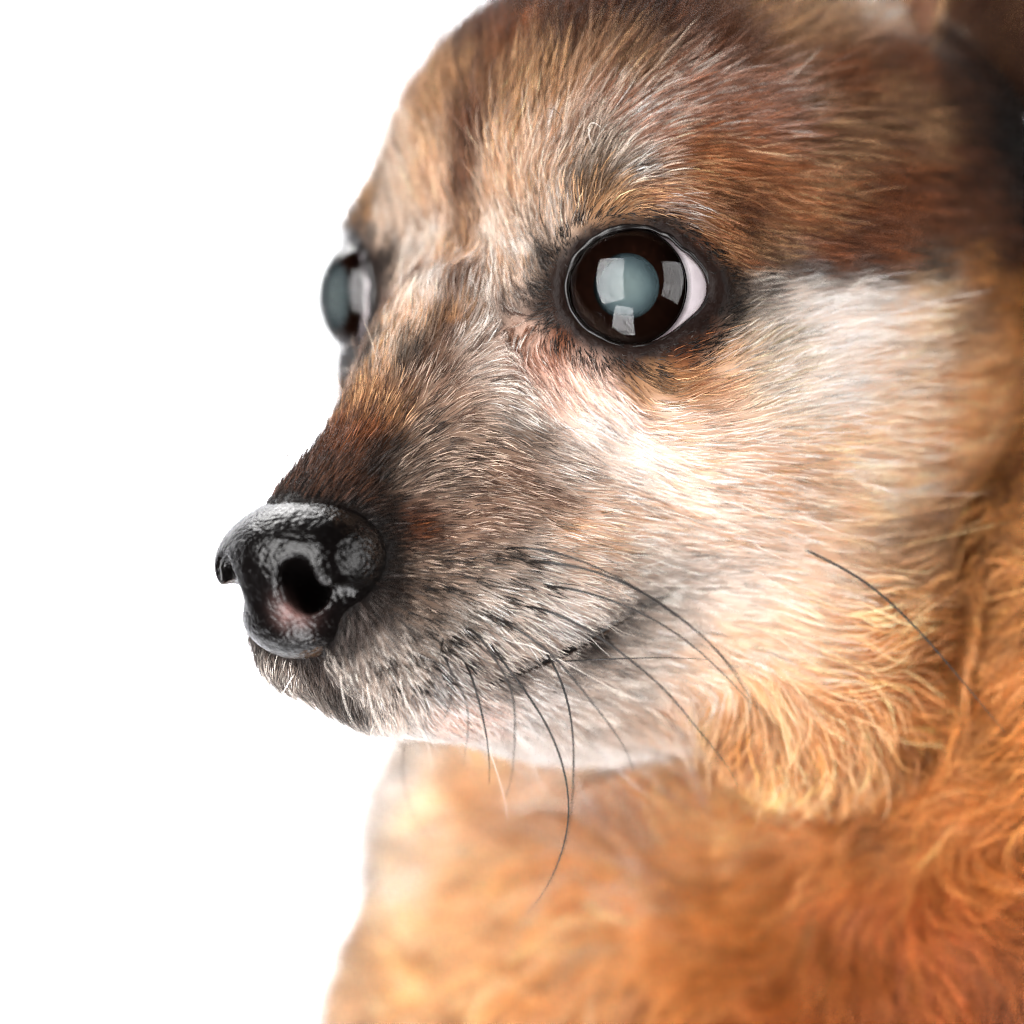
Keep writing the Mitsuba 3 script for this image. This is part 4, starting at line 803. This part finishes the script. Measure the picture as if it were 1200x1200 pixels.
for k, side in enumerate((1, -1)):
    key = 'dog__eye' + ('' if k == 0 else '_001')
    B = basis(GAZE[side]); c = EYE_C * [1, side, 1]
    place = lambda v: to_world(v @ B + c) * MM
    v, f = cap(R_EYE, 0, LIMB - .03, math.pi, 40, 96)
    nas = np.clip(-v[:, 0] * side / R_EYE * 1.5 - .3, 0, 1) * (side > 0)          # pigment on the nasal side
    lim = np.clip((np.arccos(np.clip(v[:, 2] / R_EYE, -1, 1)) - LIMB - .01 - .3 * nas) / .09, 0, 1)[:, None]
    vein = meshkit.fbm(v / np.array([1.2, 1.2, 3.0]), 3, 2)[:, None]
    col = srgb('241818') * (1 - lim) + (srgb('E6DADF') * (1 - .25 * vein) + (srgb('C08080') - srgb('D8C6CC')) * .3 * np.clip(vein - .55, 0, 1)) * lim
    scene[key] = ply((place(v), f), 'sclera_wet', smooth=True, color=np.clip(col, 0, 1))
    # iris: a shallow ring that rises to the pupil
    nr, ns = 16, 96
    r, ph = np.meshgrid(np.linspace(3.7, RL + .15, nr), np.linspace(0, 2 * math.pi, ns, endpoint=False), indexing='ij')
    z = ZL + .55 * (1 - (r - 3.7) / (RL - 3.7)) - .15
    v = np.stack([r * np.cos(ph), r * np.sin(ph), z], -1).reshape(-1, 3); i = np.arange(nr * ns).reshape(nr, ns)
    q = np.stack([i[:-1], i[1:], np.roll(i, -1, 1)[1:], np.roll(i, -1, 1)[:-1]], -1).reshape(-1, 4)
    fib = meshkit.fbm(np.stack([np.cos(ph) * 9, np.sin(ph) * 9, r * .5], -1).reshape(-1, 3), 3, 7)[:, None]
    edge = np.clip((r.reshape(-1, 1) - RL + .9) / .9, 0, 1)
    scene[key + '__iris'] = ply((place(v), np.vstack([q[:, [0, 1, 2]], q[:, [0, 2, 3]]])), 'iris_fibre', smooth=True, color=(srgb('20100A') * (1 - fib) + srgb('0A0504') * fib) * (1 - .7 * edge))
    # clouded lens behind the pupil
    v, f = cap(8.2, ZL - 7.95, 0.0, math.asin(4.3 / 8.2), 24, 72)
    cl = meshkit.fbm(v / 2.6, 3, 12)[:, None]; rr = np.hypot(v[:, 0], v[:, 1])[:, None] / 4.2
    core = np.exp(-(rr / .55) ** 2)
    col = srgb('34484F') * (.75 + .5 * cl) * (1 - core * .55) + srgb('82928F') * core * .55 * (.6 + .8 * cl)
    col = col * (1 - .88 * np.clip(rr, 0, 1) ** 2.6)
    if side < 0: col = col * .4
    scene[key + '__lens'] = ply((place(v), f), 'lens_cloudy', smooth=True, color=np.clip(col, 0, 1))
    labels[key + '__lens'] = {'label': 'cloudy blue-grey lens filling the pupil'}
    v, f = cap(RC, ZC, 0.0, math.atan2(RL + .02, ZL - ZC), 40, 96)
    scene[key + '__cornea'] = ply((place(v), f), 'cornea_clear', smooth=True)

# lids: a wet dark rim along the opening
scene['lid_wet'] = {'type': 'twosided', 'b': {'type': 'principled', 'base_color': rgb(srgb('0E0A09')), 'roughness': .3, 'specular': .5}}
def tube_mesh(P, r, sides=8, closed=False):
    P = np.asarray(P, float); n = len(P)
    t = (np.roll(P, -1, 0) - np.roll(P, 1, 0)) if closed else np.gradient(P, axis=0)
    t /= np.linalg.norm(t, axis=1, keepdims=True) + 1e-12
    ref = np.array([.3, -.5, .81]); a = np.cross(t, ref); a /= np.linalg.norm(a, axis=1, keepdims=True) + 1e-12
    b = np.cross(t, a); g = np.arange(sides) * 2 * math.pi / sides
    r = np.broadcast_to(r, (n,))
    V = P[:, None] + r[:, None, None] * (np.cos(g)[None, :, None] * a[:, None] + np.sin(g)[None, :, None] * b[:, None])
    i = np.arange(n * sides).reshape(n, sides); m = n if closed else n - 1
    j = np.roll(i, -1, 0)
    q = np.stack([i, np.roll(i, -1, 1), np.roll(j, -1, 1), j], -1)[:m].reshape(-1, 4)
    f = [q[:, [0, 1, 2]], q[:, [0, 2, 3]]]; V = V.reshape(-1, 3)
    if not closed:
        V = np.vstack([V, P[:1], P[-1:]]); s = np.arange(sides); N = n * sides
        f += [np.stack([(s + 1) % sides, s, s * 0 + N], 1), np.stack([N - sides + s, N - sides + (s + 1) % sides, s * 0 + N + 1], 1)]
    return V, np.vstack(f)
for k, side in enumerate((1, -1)):
    phi = np.linspace(0, 2 * math.pi, 140, endpoint=False)
    ax = LID_AX; tem = np.cross([0, 0, 1.0], ax); up = np.array([0, 0, 1.0])
    th = aperture(phi, side) + .03
    d = ax * np.cos(th)[:, None] + np.sin(th)[:, None] * (tem * np.cos(phi)[:, None] + up * np.sin(phi)[:, None])
    P = EYE_C + d * (R_EYE + .35)
    P = P + .3 * (meshkit.noise(P / 1.3, 6)[:, None] - .5)
    P[:, 1] *= side
    v, f = tube_mesh(to_world(P), (1.0 if side > 0 else 2.0) * ((.62 + .38 * np.clip(np.sin(phi - .5), -1, 1)) if side > 0 else 1.0) * (.28 + .3 * meshkit.noise(np.stack([np.cos(phi) * 5, np.sin(phi) * 5, phi * 0 + side], -1))), 10, True)
    scene['dog__eyelid' + ('' if k == 0 else '_001')] = ply((v * MM, f), 'lid_wet', smooth=True)

# ---------------------------------------------------------------- whiskers, one part each
for nm, c in (('black', '14100E'), ('white', 'F0E6DC'), ('dark', '3A281C')):
    scene['whisker_' + nm] = {'type': 'twosided', 'b': {'type': 'principled', 'base_color': rgb(srgb(c)), 'roughness': .35, 'specular': .5}}
from scipy.interpolate import CubicSpline
for k, (pts, w, col) in enumerate(WHISKERS):
    pts = np.array(pts, float); x = np.concatenate([[0], np.cumsum(np.linalg.norm(np.diff(pts, axis=0), axis=1))])
    s = np.linspace(0, x[-1], 26); P = CubicSpline(x, pts)(s)
    v, f = tube_mesh(P, w * 1.3 * (1.15 - .85 * np.linspace(0, 1, 26) ** 1.3), 6)
    scene['dog__whisker' + ('' if k == 0 else f'_{k:03d}')] = ply((v * MM, f), 'whisker_' + col, smooth=True)

# ---------------------------------------------------------------- lips: the dark line of the closed mouth
for k, side in enumerate((1, -1)):
    L = np.array(LIP) * [1, side, 1]; x = np.concatenate([[0], np.cumsum(np.linalg.norm(np.diff(L, axis=0), axis=1))])
    s = np.linspace(0, x[-1], 60); P = to_world(CubicSpline(x, L)(s)); P = P + .5 * (meshkit.noise(P / 1.7, 9)[:, None] - .5)
    v, f = tube_mesh(P, 1.0 * np.sin(np.linspace(.25, math.pi - .2, 60)) ** .6, 8)
    scene['dog__lip' + ('' if k == 0 else '_001')] = ply((v * MM, f), 'lid_wet', smooth=True)

# the puffy wet fold under the far eye
fold = trimesh.creation.icosphere(subdivisions=3)
v = fold.vertices * [1.5, 2.0, 2.5]; v = v + .5 * (meshkit.fbm(v / 1.5, 2, 5)[:, None] - .5) * fold.vertices
scene['dog__eyelid_001__fold'] = ply(((v + [-21.3, 27.0, 19.6]) * MM, fold.faces), 'lid_wet', smooth=True)
